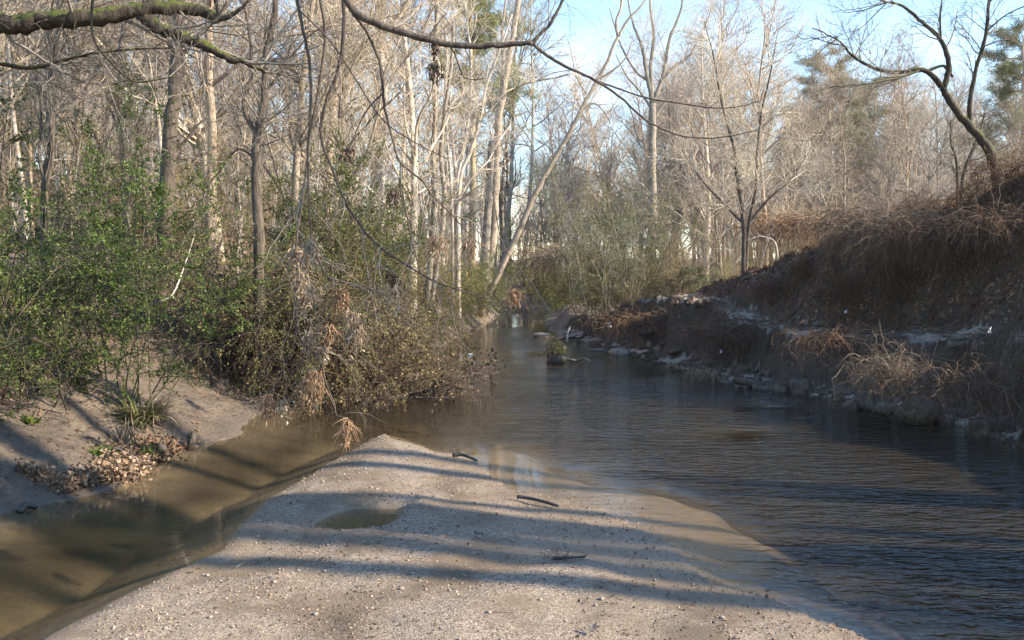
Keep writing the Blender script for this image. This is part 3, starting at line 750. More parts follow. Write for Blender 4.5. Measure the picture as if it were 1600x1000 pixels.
hero('multi_stem_tree', 'clump of pale slender stems rising fan-like beyond the bank shrubs', gp(716, 26), [
    ('stem', [gp(716, 26) + (0,), (715, 305, 26), (722, 250, 26), (732, 190, 26), (737, 130, 26), (735, 80, 26), (728, 10, 26)], 0.072, 0.024, .8),
    ('stem', [gp(717, 26) + (0,), (718, 300, 26), (735, 240, 26), (752, 185, 26), (760, 140, 26), (782, 80, 26), (800, 30, 26)], 0.072, 0.024, .8),
    ('stem', [gp(710, 26) + (0,), (706, 300, 26), (700, 230, 26), (697, 160, 26), (700, 80, 26), (690, 0, 26)], 0.060, 0.024, .6),
    ('stem', [(735, 240, 26), (762, 220, 26), (800, 210, 26), (850, 180, 26)], 0.024, 0.010, .8)], 'bark_pale', 'twig_pale', seed=25, twig=(4, 1.1, 6, .6, 3, .35), thin=.005)
hero('twin_trunk_tree', 'tall tan trunk dividing high above the creek bend, left of the open sky', gp(756, 33), [
    ('trunk', [gp(756, 33) + (0,), (773, 330, 33), (776, 240, 33), (782, 170, 33), (793, 110, 33), (803, 50, 33), (812, -10, 33), (818, -120, 33)], 0.168, 0.084, .5),
    ('limb', [(781, 170, 33), (787, 120, 33), (785, 60, 33), (792, 0, 33)], 0.084, 0.036, .6),
    ('limb', [(785, 150, 33), (820, 135, 33), (870, 125, 24.5), (905, 115, 24)], 0.036, 0.012, .8)], 'bark_tan', 'twig_tan', seed=26, twig=(3, 1.3, 7, .7, 3, .4), thin=.006)
hero('broken_snag', 'short snapped-off dead trunk standing between the slender stems and the tall trunk', gp(752, 32), [
    ('trunk', [gp(752, 32) + (0,), (764, 330, 32), (765, 280, 32), (768, 222, 32)], 0.156, 0.117, 0)], 'bark_grey', 'twig_tan', seed=27)
hero('grey_trunk_tree', 'grey double trunk with dark flood debris lodged high, left of the pale stems', gp(664, 21.5), [
    ('trunk', [gp(664, 21.5) + (0,), (680, 330, 21.5), (678, 250, 21.5), (682, 180, 21.5), (680, 110, 21.5), (684, 30, 21.5), (690, -60, 21.5)], 0.088, 0.039, .7),
    ('stem', [gp(668, 21.5) + (0,), (694, 330, 21.5), (690, 250, 21.5), (694, 190, 21.5), (706, 110, 21.5), (710, 40, 21.5)], 0.066, 0.033, .6)], 'bark_grey', 'twig_tan', seed=28, twig=(4, 1.1, 6, .6, 3, .35), thin=.005)
hero('leaning_tree', 'long bare trunk leaning right across the open sky above the creek bend', gp(745, 31, -.3), [
    ('trunk', [gp(745, 31) + (0,), (800, 385, 31), (826, 325, 31), (856, 268, 31), (890, 208, 31), (920, 150, 31), (943, 108, 31), (963, 64, 31)], 0.115, 0.05, .15),
    ('limb', [(963, 64, 31), (960, 40, 31), (968, 15, 31), (966, -20, 31)], 0.051, 0.026, .7),
    ('limb', [(963, 64, 31), (978, 38, 31), (1000, 15, 31), (1020, -20, 31)], 0.051, 0.019, .7),
    ('limb', [(932, 128, 31), (955, 115, 31), (975, 96, 31), (985, 70, 31)], 0.045, 0.015, .8),
    ('limb', [(905, 178, 31), (925, 165, 31), (940, 175, 31), (952, 195, 31)], 0.038, 0.015, .6),
    ('limb', [(880, 222, 31), (900, 215, 31), (910, 240, 31)], 0.032, 0.013, .5),
    ('limb', [(915, 150, 31), (900, 125, 31), (893, 95, 31), (885, 65, 31)], 0.032, 0.013, .6)], 'bark_tan', 'twig_tan', seed=29, twig=(2.5, 1.2, 6, .6, 3, .35), thin=.005)
hero('spreading_tree', 'big grey tree spreading fan-like limbs high against the sky past the leaning trunk', gp(1018, 44), [
    ('trunk', [gp(1018, 44) + (0,), (1018, 300, 44), (1017, 230, 44), (1017, 165, 44)], .24, .16, 0),
    ('limb', [(1017, 165, 44), (1008, 120, 44), (1000, 80, 44), (985, 40, 44), (975, -10, 44)], .12, .03, 1),
    ('limb', [(1017, 165, 44), (1014, 110, 44), (1018, 60, 44), (1012, 10, 44), (1020, -40, 44)], .12, .03, 1),
    ('limb', [(1017, 165, 44), (1034, 120, 44), (1042, 70, 44), (1060, 20, 44), (1062, -30, 44)], .12, .03, 1),
    ('limb', [(1034, 125, 44), (1055, 105, 44), (1075, 90, 44), (1100, 40, 44), (1110, 0, 44)], .09, .02, 1),
    ('limb', [(1017, 190, 44), (1040, 160, 44), (1065, 140, 44), (1090, 120, 44), (1125, 60, 44)], .08, .02, 1),
    ('limb', [(1017, 175, 44), (1000, 150, 44), (975, 120, 44), (960, 90, 44)], .07, .02, 1),
    ('limb', [(1010, 130, 44), (990, 115, 44), (965, 70, 44), (950, 20, 44)], .08, .02, 1)], 'bark_grey', 'twig_tan', seed=30, twig=(2.2, 3.0, 8, 1.5, 4, .8), thin=.011, up=.1)
hero('bank_foot_tree', 'dark many-stemmed tree at the lower end of the bare bank, where its crest drops', gp(1160, 19), [
    ('stem', [gp(1160, 19) + (0,), (1162, 380, 19), (1158, 330, 19), (1148, 270, 19), (1143, 230, 19), (1125, 170, 19), (1112, 100, 19), (1096, 40, 19)], .06, .008, 1),
    ('stem', [gp(1163, 19) + (0,), (1168, 360, 19), (1178, 300, 19), (1180, 240, 19), (1185, 180, 19), (1200, 110, 19), (1210, 50, 19)], .05, .008, 1),
    ('stem', [(1160, 350, 19), (1140, 330, 19), (1110, 300, 19), (1085, 270, 19), (1062, 235, 19)], .035,.006, .9),
    ('stem', [(1168, 350, 19), (1200, 310, 19), (1230, 285, 19), (1260, 240, 19)], .03,.006, .8)], 'bark_dark', 'twig_tan', seed=31, twig=(6, 1.3, 8, .65, 4, .38), thin=.005)
hero('curved_white_branch', 'bare whitish branch bowed over in front of the dark many-stemmed tree', gp(1216, 19), [
    ('branch', [gp(1216, 19, -.1) + (0,), (1212, 385, 19), (1195, 371, 19), (1178, 371, 19), (1160, 381, 19), (1140, 391, 19), (1112, 388, 19)], .016, .006, .8)], 'bark_pale', 'twig_pale', 'branch', seed=32, twig=(4, .35, 3, .2, 0, .1), thin=.003)
hero('leaning_mossy_tree', 'dark mossy tree bending left from the bank crest, its limbs spread against the sky', gp(1552, 14.5), [
    ('trunk', [gp(1553, 14.5) + (0,), (1552, 285, 14.5), (1543, 248, 14.5), (1524, 216, 14.5), (1500, 192, 14.5), (1480, 166, 14.5), (1463, 140, 14.5)], .088, .05, 0),
    ('limb', [(1463, 140, 14.5), (1448, 122, 14.5), (1428, 113, 14.5), (1390, 118, 14.5), (1350, 108, 14.5), (1322, 90, 14.5), (1300, 68, 14.3), (1262, 50, 14)], .05, .008, 1),
    ('limb', [(1466, 142, 14.5), (1473, 115, 14.5), (1468, 85, 14.5), (1455, 62, 14.5), (1430, 42, 14.5), (1400, 17, 14.5), (1370, 10, 14.4), (1335, -5, 14.3)], .05, .01, 1),
    ('limb', [(1460, 68, 14.5), (1458, 30, 14.5), (1464, -20, 14.5)], .02, .008, .8),
    ('limb', [(1508, 196, 14.5), (1508, 160, 14.5), (1516, 110, 14.5), (1529, 60, 14.5), (1532, 10, 14.5), (1534, -60, 14.5)], .04, .02, 1),
    ('limb', [(1530, 55, 14.5), (1560, 30, 14.5), (1600, 12, 14.4), (1640, -5, 14.2)], .014, .006, .8),
    ('limb', [(1430, 114, 14.5), (1400, 125, 14.3), (1350, 135, 14), (1290, 140, 13.8)], .02, .006, .9),
    ('limb', [(1440, 116, 14.5), (1465, 108, 14.5), (1480, 125, 14.5)], .03, .02, 0)], 'bark_moss', 'twig_grey', seed=33, twig=(6, 1.0, 7, .55, 4, .3), thin=.0038, up=.05, knob=.08)
hero('crest_tree', 'thin dark forked tree on the crest just left of the bending mossy trunk', gp(1497, 15.5), [
    ('trunk', [gp(1497, 15.5) + (0,), (1500, 280, 15.5), (1510, 245, 15.5), (1522, 215, 15.5), (1530, 180, 15.5)], .04, .015, 1),
    ('limb', [gp(1494, 15.5) + (0,), (1490, 260, 15.5), (1480, 225, 15.5), (1478, 190, 15.5)], .03, .01, 1)], 'bark_dark', 'twig_grey', seed=34, twig=(5, .7, 5, .4, 3, .25), thin=.0035)

# ------------------------------------------------------------------ the wood: individual trees
def near_creek(x, y, m=.8):
    a, b = edges(np.array([x]), np.array([y])); return a[0] > -m and b[0] > -m
G_tall = 'tall bare trees in the wood'; G_mid = 'bare trees of the open wood'; G_sap = 'bare saplings under the trees'
rg = np.random.default_rng(5)
def scatter(n, fn, accept, mind=.8):
    pts = []; tries = 0
    while len(pts) < n and tries < n * 60:
        tries += 1
        x, y = fn()
        if near_creek(x, y) or not accept(x, y): continue
        if any((x - a) ** 2 + (y - b) ** 2 < mind ** 2 for a, b in pts): continue
        pts.append((x, y))
    return pts
def tints(a=.12):
    v = rg.uniform(.5, 1.12); return (v * (1 + rg.uniform(-a, a) * .5), v, v * (1 - rg.uniform(-a, a) * .5), 1)
TR = ['whitish', 'grey', 'pale smooth']
TRM = ['tan', 'grey', 'whitish']
for i, (x, y) in enumerate(scatter(96, lambda: ((lambda y: (PX(rg.uniform(-150, 840), y), y))(15 + 55 * rg.uniform() ** .8)), lambda x, y: (x / y * F + 800) < 830, 1.4)):
    ii = int(rg.integers(0, 3)); far_ = y > 34
    place('tall', ii, x, y, 'tall bare %s trunked tree %s the left hillside' % (['white', 'grey', 'broad pale'][ii], 'high up on' if far_ else 'low on'), 'tall %s trees %s the left hillside' % (['white', 'grey', 'broad pale'][ii], 'high on' if far_ else 'low on'), float(np.clip(rg.uniform(.20, .40) * y / 15, .42, 1.2)), tint=tints())
for i, (x, y) in enumerate(scatter(92, lambda: ((lambda y: (PX(rg.uniform(850, 1750), y), y))(24 + 45 * rg.uniform() ** .8)), lambda x, y: not (840 < x / y * F + 800 < 960 and y < 50) and not (x / y * F + 800 < 1130 and y < 48) and not (x / y * F + 800 < 1250 and y < 40), 2.0)):
    pxx = x / y * F + 800; top = .205 + .05 * math.exp(-((pxx - 1060) / 90) ** 2) + (.0 if pxx > 1000 else -.03)
    s = float(np.clip((top * rg.uniform(.55, 1.12) * y + .6) / 9, .3, 1.5))
    ii = int(rg.integers(0, 3)); far_ = y > 44
    place('mid', ii, x, y, 'bare twiggy %s tree in the %s beyond the right bank' % (TRM[ii], 'far wood' if far_ else 'near edge of the wood'), '%s trees in the %s beyond the right bank' % (TRM[ii], 'far wood' if far_ else 'near edge of the wood'), s, tint=tints())
for i, (x, y) in enumerate(scatter(36, lambda: ((lambda y: (PX(rg.uniform(-100, 900), y), y))(20 + 40 * rg.uniform())), lambda x, y: True, 1.0)):
    place('mid', rg.integers(0, 3), x, y, 'low branching bare tree under the tall trees of the left hillside', 'low trees of the hillside', rg.uniform(.5, .8), tint=tints())
L_sap = 'slender bare sapling among the trees of the wood'
for i, (x, y) in enumerate(scatter(130, lambda: ((lambda y: (PX(rg.uniform(-100, 1700), y), y))(13 + 30 * rg.uniform())), lambda x, y: not (820 < x / y * F + 800 < 1000 and y < 30) and not (x > 0 and y < 44 and (int(x * 7.3) + int(y * 5.1)) % 4) and not (x > 0 and y < 19), .7)):
    ii = int(rg.integers(0, 3)); sd_ = 'on the left hillside' if x < 0 else 'in the wood beyond the right bank'
    place('sap', ii, x, y, 'slender %s bare sapling %s' % (['pale', 'tan', 'grey'][ii], sd_), '%s saplings %s' % (['pale', 'tan', 'grey'][ii], sd_), rg.uniform(.6, 1.1) * min(1.2, .35 + y / 45), tint=tints())

NL = [(-20, 14.5, 1.0, 1, 'bare tree behind the edge shrubs, its twigs crossing the mossy limb'), (45, 16, 1.1, 0, 'bare tan tree just left of the vine wrapped tree'), (140, 17, 1.0, 1, 'grey bare tree between the vine wrapped tree and the straight dark trunk'),
      (200, 18, 1.2, 1, 'grey bare tree close left of the straight dark trunk'), (330, 15.5, 1.05, 0, 'tan bare tree between the dark trunk and the forked tree'), (345, 19, 1.2, 2, 'pale bare tree farther back between the dark trunk and the forked tree'),
      (450, 16, 1.05, 1, 'grey bare tree behind the thin hanging stems'), (515, 18, 1.15, 0, 'tan bare tree behind the hanging branches, left of the pale broad trunk'), (640, 20, 1.1, 2, 'pale bare tree right of the broad lichen trunk'), (560, 16.5, .9, 1, 'low grey bare tree in front of the broad lichen trunk')]
for px, d, sc_, i, lab in NL: place('mid', i, PX(px, d), d, lab, None, sc_, tint=(1.05, 1.0, .95, 1))
NR = [(868, 58, 1.35, 0, 'faint tan tree far back in the sky gap, left of the leaning trunk top'), (905, 60, 1.5, 1, 'faint grey tree far back in the sky gap, behind the leaning trunk'), (965, 56, 1.6, 2, 'faint pale tree far back between the leaning trunk and the fan-limbed tree'), (1060, 50, 1.6, 1, 'grey tree standing far back just right of the fan-limbed tree'), (1150, 46, 1.6, 0, 'tall tan tree far back between the two airy trees'), (1000, 52, 1.3, 0, 'tan tree far back below the fan-limbed crown'), (1290, 50, 1.5, 1, 'grey tree whose twigs cross the hazy pines'), (1370, 47, 1.3, 0, 'tan tree far back among the hazy pines'), (940, 54, 1.15, 1, 'low grey tree far back in the gap left of the fan-limbed tree'), (1460, 40, 1.1, 1, 'grey tree behind the small forked crest tree'), (1100, 34, 1.15, 2, 'airy pale tree rising above the others, right of the big fan-limbed tree'), (1195, 31, 1.1, 0, 'airy tan tree directly behind the many-stemmed tree'), (1225, 38, 1.1, 1, 'airy grey tree left of the broad hazy pine'), (1410, 34, .95, 0, 'tan tree right of the hazy pines'), (1130, 27, .85, 1, 'grey twiggy tree left behind the many-stemmed tree')]
for px, d, sc_, i, lab in NR: place('mid', i, PX(px, d), d, lab, None, sc_, tint=(1.1, 1.02, .95, 1))
# pines
place('pine', 0, PX(735, 38), 38, 'tall yellow-green pine showing between the bare trunks at the top of the picture', None, .95, tint=(1.5, 1.4, 1.0, 1))
for px, d, s, lab in [(1290, 48, .78, 'broad hazy green pine behind the bare trees right of the open sky'), (1360, 55, .78, 'second hazy green pine, standing right beside the broad one'), (1240, 60, .7, 'small dull green pine behind, left of the broad one'),
                      (1590, 40, .75, 'dark green pine at the right edge of the wood'), (1130, 62, .62, 'low green pine far beyond the many-stemmed tree')]:
    place('pine', 0, PX(px, d), d, lab, None, (s * 1.5, s * 1.5, s), tint=(1.8, 1.7, 1.7, 1))

# trees standing out of frame on the right bank, whose trunks throw the bands of shade across the bar
L_off = 'tall bare tree on the right bank outside the picture'
for x, y, s, i in [(11.5, 3.0, 1.0, 3), (12.5, 2.5, .8, 3), (17, 2.0, 1.1, 3), (13.5, 3.35, 1.0, 3), (12, 4.9, .75, 3), (15, 1.9, 1.0, 3), (11, .8, .9, 3), (18, 3.5, 1.0, 3), (14, -1.0, 1.0, 2), (10.5, 3.9, .5, 3)]:
    place('tall', i, x, y, L_off, 'trees on the right bank', s)

# ------------------------------------------------------------------ far wood: reads as one mass
far = MB(); rgf = np.random.default_rng(77); nT = 420
fy = rgf.uniform(62, 118, nT); fx = (rgf.uniform(-250, 1850, nT) - 800) / F * fy
fz = height(fx, fy); Hh = rgf.uniform(7, 13, nT) * np.where(fx < 0, 1.0, .8); k = 5
p = np.zeros((nT, k, 3)); p[:, :, 0] = fx[:, None] + rgf.normal(size=(nT, k)) * .25; p[:, :, 1] = fy[:, None]; p[:, :, 2] = fz[:, None] + Hh[:, None] * np.linspace(-.02, 1, k)[None]
rr = np.linspace(.16, .03, k)[None] * np.ones((nT, 1)); far.tubes(p, rr, 4)
b1, r1 = grow(rgf, p, rr, 14, .25, 1, 3.6, .85, .1, .15, 4, .05, .4, .4); far.tubes(b1, r1, 3)
b2, r2 = grow(rgf, b1, r1, 5, .2, 1, 1.5, .7, .1, .2, 3, .022, .5, .3); far.tubes(b2, r2, 3)
o = far.build('distant_woods', M['twig_tan']); tag(o, 'distant grey-tan wood of bare trees seen through the nearer trunks', 'woods', kind='stuff')

# ------------------------------------------------------------------ thin winter haze
hm = bpy.data.materials.new('haze'); hm.use_nodes = True; hn = hm.node_tree
for n_ in list(hn.nodes): hn.nodes.remove(n_)
ho = hn.nodes.new('ShaderNodeOutputMaterial'); hv = hn.nodes.new('ShaderNodeVolumePrincipled'); hv.inputs['Density'].default_value = .0003; hv.inputs['Color'].default_value = (.92, .94, 1, 1); hv.inputs['Anisotropy'].default_value = .3
hn.links.new(hv.outputs[0], ho.inputs['Volume'])
mb = MB(); X0, X1, Y0, Y1, Z0, Z1 = -700, 700, -20, 620, -2, 34
mb.add([(X0, Y0, Z0), (X1, Y0, Z0), (X1, Y1, Z0), (X0, Y1, Z0), (X0, Y0, Z1), (X1, Y0, Z1), (X1, Y1, Z1), (X0, Y1, Z1)], [[0, 3, 2, 1], [4, 5, 6, 7], [0, 1, 5, 4], [1, 2, 6, 5], [2, 3, 7, 6], [3, 0, 4, 7]])
o = mb.build('haze', hm, smooth_shade=False); tag(o, 'thin pale winter haze between the trees', 'haze', kind='stuff')

# ------------------------------------------------------------------ shrubs
SH = [  # kind, idx, px, d, scale, label, tint
 ('privet', 0, -40, 8.2, 0.77, 'green leafy shrub at the very left edge above the silt bank', (1.05, 1.05, .9, 1)),
 ('privet', 1, 60, 8.8, 0.72, 'wide green shrub on the left bank, second from the left edge', (1.0, 1.0, .9, 1)),
 ('privet', 2, 205, 9.3, 0.77, 'tall bright green shrub whose top stands clear before the dark trunk', (1.0, 1.15, .9, 1)),
 ('privet', 0, 130, 9.8, 0.72, 'green shrub between the wide one and the tall bright one', (.85, .9, .85, 1)),
 ('privet', 1, 0, 10.5, .95, 'dark green shrub behind the edge shrubs', (.8, .85, 1, 1)),
 ('privet', 2, 100, 11.5, .95, 'darker green shrub behind, under the vine wrapped tree', (.85, .9, .9, 1)),
 ('olive', 0, 330, 12.6, .85, 'olive shrub behind the hollow in the left bank', (1.1, 1.1, 1, 1)),
 ('privet', 1, 400, 12.6, .75, 'low green shrub at the foot of the forked tree', (1.2, 1.1, 1, 1)),
 ('olive', 1, 455, 12.8, 1.0, 'grey-olive shrub behind the hanging dead leaves', (1.2, 1.15, 1, 1)),
 ('privet', 2, 520, 13.4, .85, 'upright green shrub behind the hanging branches', (1.1, 1, .9, 1)),
 ('olive', 0, 535, 13.4, .85, 'olive shrub overhanging the water beside the upright green one', (1.2, 1.2, 1, 1)),
 ('privet', 0, 480, 15, 1.0, 'dark green shrub with its top before the pale trunk', (.8, .8, .9, 1)),
 ('privet', 0, 590, 16, .9, 'dark glossy shrub under the grey double trunk', (.75, .85, .9, 1)),
 ('olive', 1, 580, 15.2, .8, 'straggly olive shrub over the bend of the left bank', (1.3, 1.2, 1, 1)),
 ('olive', 0, 620, 18.5, .9, 'olive shrub beyond the straggly one, below the pale stems', (1.4, 1.3, 1.1, 1)),
 ('privet', 1, 655, 20.5, .9, 'green shrub at the foot of the pale stems', (1.2, 1.1, 1, 1)),
 ('olive', 1, 655, 23.5, .9, 'light olive shrub on the far left bank of the creek', (1.6, 1.5, 1.1, 1)),
 ('olive', 0, 742, 30.3, .8, 'olive shrub hiding the foot of the long leaning trunk', (1.3, 1.3, 1, 1)),
 ('yellow', 0, 708, 28, .9, 'yellow-green shrub hanging over the far water', (1.1, 1.1, 1, 1)),
 ('yellow', 0, 752, 36, 1.1, 'yellow-green shrub above the far end of the creek', (1, 1, 1, 1)),
 ('yellow', 0, 705, 31, 1.2, 'yellow-green shrub behind the far left bank', (.9, 1, 1, 1)),
 ('yellow', 0, 850, 44, 1.4, 'yellow-green shrub closing the view where the creek turns', (1.1, 1, 1, 1)),
 ('thin', 1, 905, 29, 1.0, 'twiggy olive shrub behind the gravel spit', (1.2, 1.2, 1, 1)),
 ('olive', 0, 930, 27.5, .95, 'rounded olive shrub behind the gravel spit', (1.0, 1.0, .9, 1)),
 ('yellow', 0, 893, 31, .7, 'small yellow-green shrub at the water beyond the gravel spit', (1.1, 1.1, 1, 1)),
 ('thin', 0, 965, 25, 1.15, 'tall dense grey-green shrub next to the tallest twiggy one', (1.0, 1.1, .95, 1)),
 ('yellow', 0, 905, 37, 1.1, 'yellow-green shrub right of the creek turn', (1.1, 1.05, 1, 1)),
 ('yellow', 0, 862, 38.5, .8, 'low yellow-green shrub at the water where the creek turns', (1.2, 1.1, 1, 1)),
 ('yellow', 0, 880, 41, 1.1, 'low yellow-brown shrub beside the turn of the creek', (1.3, 1, 1, 1)),
 ('olive', 0, 820, 47, 1.7, 'tall olive shrub in the gap of the far wood', (1.2, 1.2, 1, 1)),
 ('thin', 0, 945, 23, 1.1, 'tall twiggy grey-green shrub standing at the water, right of the far creek', (1, 1.1, 1, 1)),
 ('thin', 1, 985, 22, 1.0, 'twiggy shrub beside the tall grey-green one, above the sandy shelf end', (1, 1.1, 1, 1)),
 ('thin', 0, 915, 26, .9, 'thin twiggy shrub just left of the tall grey-green one', (1.1, 1.2, 1, 1)),
 ('olive', 1, 912, 24.5, .55, 'dark low shrub leaning over the gravel spit', (.7, .75, .7, 1)),
 ('olive', 0, 960, 24, .8, 'dark olive shrub at the foot of the twiggy shrubs', (1, 1, .8, 1)),
 ('privet', 2, 1000, 26, .9, 'green shrub behind the twiggy shrubs', (1.1, 1.1, 1, 1)),
 ('olive', 0, 1020, 21.5, .7, 'olive shrub on the shelf before the many-stemmed tree', (1.0, 1.0, .9, 1)),
 ('thin', 1, 1050, 24, 1.0, 'twiggy shrub between the sandy shelf and the many-stemmed tree', (1.3, 1.2, 1, 1)),
 ('yellow', 0, 1095, 27, 1.1, 'bright green bush behind the many-stemmed tree', (.75, 1.1, 1, 1)),
 ('olive', 1, 1130, 21.5, .7, 'brownish low shrub at the base of the many-stemmed tree', (1.1, .9, .8, 1)),
 ('yellow', 0, 1345, 19, .32, 'small bright yellow-green sprig on the crest of the bank', (.9, 1.3, 1, 1)),
 ('thin', 0, 1250, 22, .8, 'thin brown shrub on the far slope of the bank', (1.7, 1.3, 1.1, 1)),
 ('thin', 1, 1430, 19, .6, 'thin brown shrub on the crest before the small forked tree', (1.6, 1.2, 1, 1)),
 ('thin', 0, 1585, 17, .55, 'thin brown shrub on the crest behind the mossy trunk', (1.5, 1.1, 1, 1)),
]
for kd, i, px, d, s, lab, tn in SH:
    place(kd, i, PX(px, d), d, lab, None, s, tint=tn)
# undergrowth of the wood
for i, (x, y) in enumerate(scatter(60, lambda: ((lambda y: (PX(rg.uniform(-100, 800), y), y))(14 + 30 * rg.uniform())), lambda x, y: True, 1.5)):
    place('thin' if i % 3 else 'olive', i, x, y, 'twiggy undergrowth shrub under the trees of the left hillside', 'undergrowth shrubs of the hillside', rg.uniform(.5, .95), tint=(1.5, 1.3, 1.05, 1))
for i, (x, y) in enumerate(scatter(45, lambda: ((lambda y: (PX(rg.uniform(950, 1700), y), y))(22 + 25 * rg.uniform())), lambda x, y: True, 1.5)):
    place('thin' if i % 3 else 'olive', i, x, y, 'twiggy undergrowth shrub in the wood behind the bare bank', 'undergrowth shrubs behind the bank', rg.uniform(.5, .85), tint=(1.6, 1.35, 1.1, 1))
BR = [(400, 12.35, 1.0, 0, 'dead brush at the inner corner where the left channel meets the shrubs'), (450, 12.3, .85, 1, 'low dead brush behind the orange straw clump'), (500, 12.4, .95, 0, 'dead brush under the big shaggy tan clump'),
      (545, 12.5, .95, 1, 'low dead brush facing the tip of the sand bar'), (590, 12.7, 1.0, 0, 'dead brush to the right of the one facing the bar tip'), (592, 13.0, .85, 1, 'low dead brush where the first fallen branch begins'), (612, 13.6, .7, 0, 'small dead brush at the outer end of the overhanging mass'),
      (480, 12.9, 1.15, 0, 'tall dead brush behind the hanging pale leaf clumps'), (560, 13.2, 1.0, 0, 'dead brush rising behind the low one that faces the bar tip'), (585, 14.0, .9, 0, 'dead brush farther back, under the olive shrub'), (615, 15.5, .8, 1, 'low dead brush along the bank past the fallen branches'),
      (620, 18, .75, 0, 'dead brush under the grey double trunk'), (655, 21.5, .8, 1, 'farthest dead brush on the left bank toward the bend'), (355, 12.4, .8, 1, 'small dead brush above the smooth silt slope'), (585, 12.2, .65, 1, 'little dead brush leaning lowest over the water'), (530, 12.1, .6, 1, 'little dead brush at the dark water edge by the bar tip')]
for px, d, s_, i, lab in BR:
    place('brush', i, PX(px, d), d, lab, 'dead brush along the left waterline', s_, tint=(1.15, 1.05, .95, 1), dz=-.15)

def strands(mb, rg, start, n, L, w, spread, down=1.0, droop=.2):
    """thin hanging strips"""
    p0 = start + rg.normal(size=(n, 3)) * spread * np.array([1, 1, .6])
    k = 4; d = norm(rg.normal(size=(n, 3)) * .55 + np.array([0, 0, -down])); Ls = (L * rg.uniform(.4, 1.15, n) / (k - 1))[:, None]
    out = np.empty((n, k, 3)); out[:, 0] = p0
    for j in range(1, k):
        d = norm(d + .25 * rg.normal(size=(n, 3)) + np.array([0, 0, -droop])); out[:, j] = out[:, j - 1] + d * Ls
    mb.tubes(out, np.repeat((w * np.linspace(1, .35, k))[None], n, 0), 3)

# ------------------------------------------------------------------ flood debris caught on the hanging branches
DEB = [(470, 430, 5.28, .17, .02, 'debris', 'pale clump of dead leaves at the bend of the thin hanging stem'),
       (471, 462, 5.28, .16, .022, 'debris', 'long pale clump of dead leaves just below the bend clump'),
       (487, 448, 5.18, .10, .02, 'debris', 'small pale leaf clump right beside the bend clump'),
       (487, 380, 5.18, .16, .03, 'debris', 'uppermost pale clump of dead leaves on the hanging branches'),
       (463, 390, 5.28, .14, .02, 'debris', 'pale dead leaves hanging left of the uppermost clump'),
       (533, 455, 5.2, .18, .022, 'debris_orange', 'reddish tan fringe of dead leaves hanging from the curved branch'),
       (552, 490, 5.2, .12, .018, 'debris', 'whitish dead leaves near the lower end of the curved branch'),
       (556, 512, 5.2, .14, .022, 'debris', 'lowest whitish clump of dead leaves below the curved branch'),
       (483, 520, 5.28, .10, .02, 'debris', 'pair of pale curled leaves above the small twig fork'),
       (514, 510, 5.4, .13, .016, 'debris_orange', 'slim tan strip of dead leaves between the two fringes'),
       (503, 545, 5.3, .10, .016, 'debris', 'little pale leaf clump on the lower twig'),
       (487, 585, 5.28, .24, .026, 'debris_orange', 'big shaggy tan clump hanging above the left water'),
       (540, 658, 5.3, .18, .012, 'debris_orange', 'orange root-like fringe at the very tip of the longest hanging twig'),
       (418, 622, 5.3, .18, .018, 'debris_orange', 'orange straw clump at the water edge under the brush'),
       (441, 628, 5.3, .11, .014, 'debris', 'small pale clump beside the orange straw clump'),
       (612, 425, 4.9, .08, .018, 'leaf_darkdead', 'dark knob of debris on a hanging twig before the shrubs'),
       (620, 440, 4.9, .13, .022, 'debris', 'pale rag of dead leaves below the dark knob'),
       (545, 236, 4.6, .07, .022, 'leaf_darkdead', 'dark leaf clump at the end of the short side branch'),
       (614, 300, 4.8, .08, .02, 'leaf_darkdead', 'dark leaf clump hanging in the middle of the branches'),
       (681, 105, 4.55, .10, .014, 'leaf_darkdead', 'black clump dangling below the arching limb'),
       (683, 76, 4.5, .05, .012, 'leaf_darkdead', 'tiny dark tuft stuck under the arching limb'),
       (683, 370, 7.5, .2, .03, 'debris_orange', 'grey-tan mat of flood debris draped in the bank shrubs'),
       (735, 378, 9.5, .26, .04, 'debris_orange', 'wide grey-tan mat of flood debris, right of the narrow mat'),
       (805, 455, 22, .45, .08, 'debris_orange', 'brown mop of flood debris hanging at the creek bend')]
rgd = np.random.default_rng(41)
for px, py, d, L, sp, mt, lab in DEB:
    c = P(px, py, d); mb = MB()
    n = 20 if L < .12 else 40
    strands(mb, rgd, np.zeros(3), n, L, .0028 * max(1, d / 6), sp, 1.1)
    nl = 36 if L < .12 else 64
    pos = rgd.normal(size=(nl, 3)) * sp * .9; pos[:, 2] -= np.abs(rgd.normal(size=nl)) * L * .38
    mb.leaves(pos, rgd.normal(size=(nl, 3)) * .5 + np.array([0, 0, -1.]), .034 * max(1, d / 6), .014 * max(1, d / 6), rgd, .4)
    o = mb.build('flood_debris_clump', M[mt]); o.location = c; tag(o, lab, 'flood debris', 'debris caught on branches')

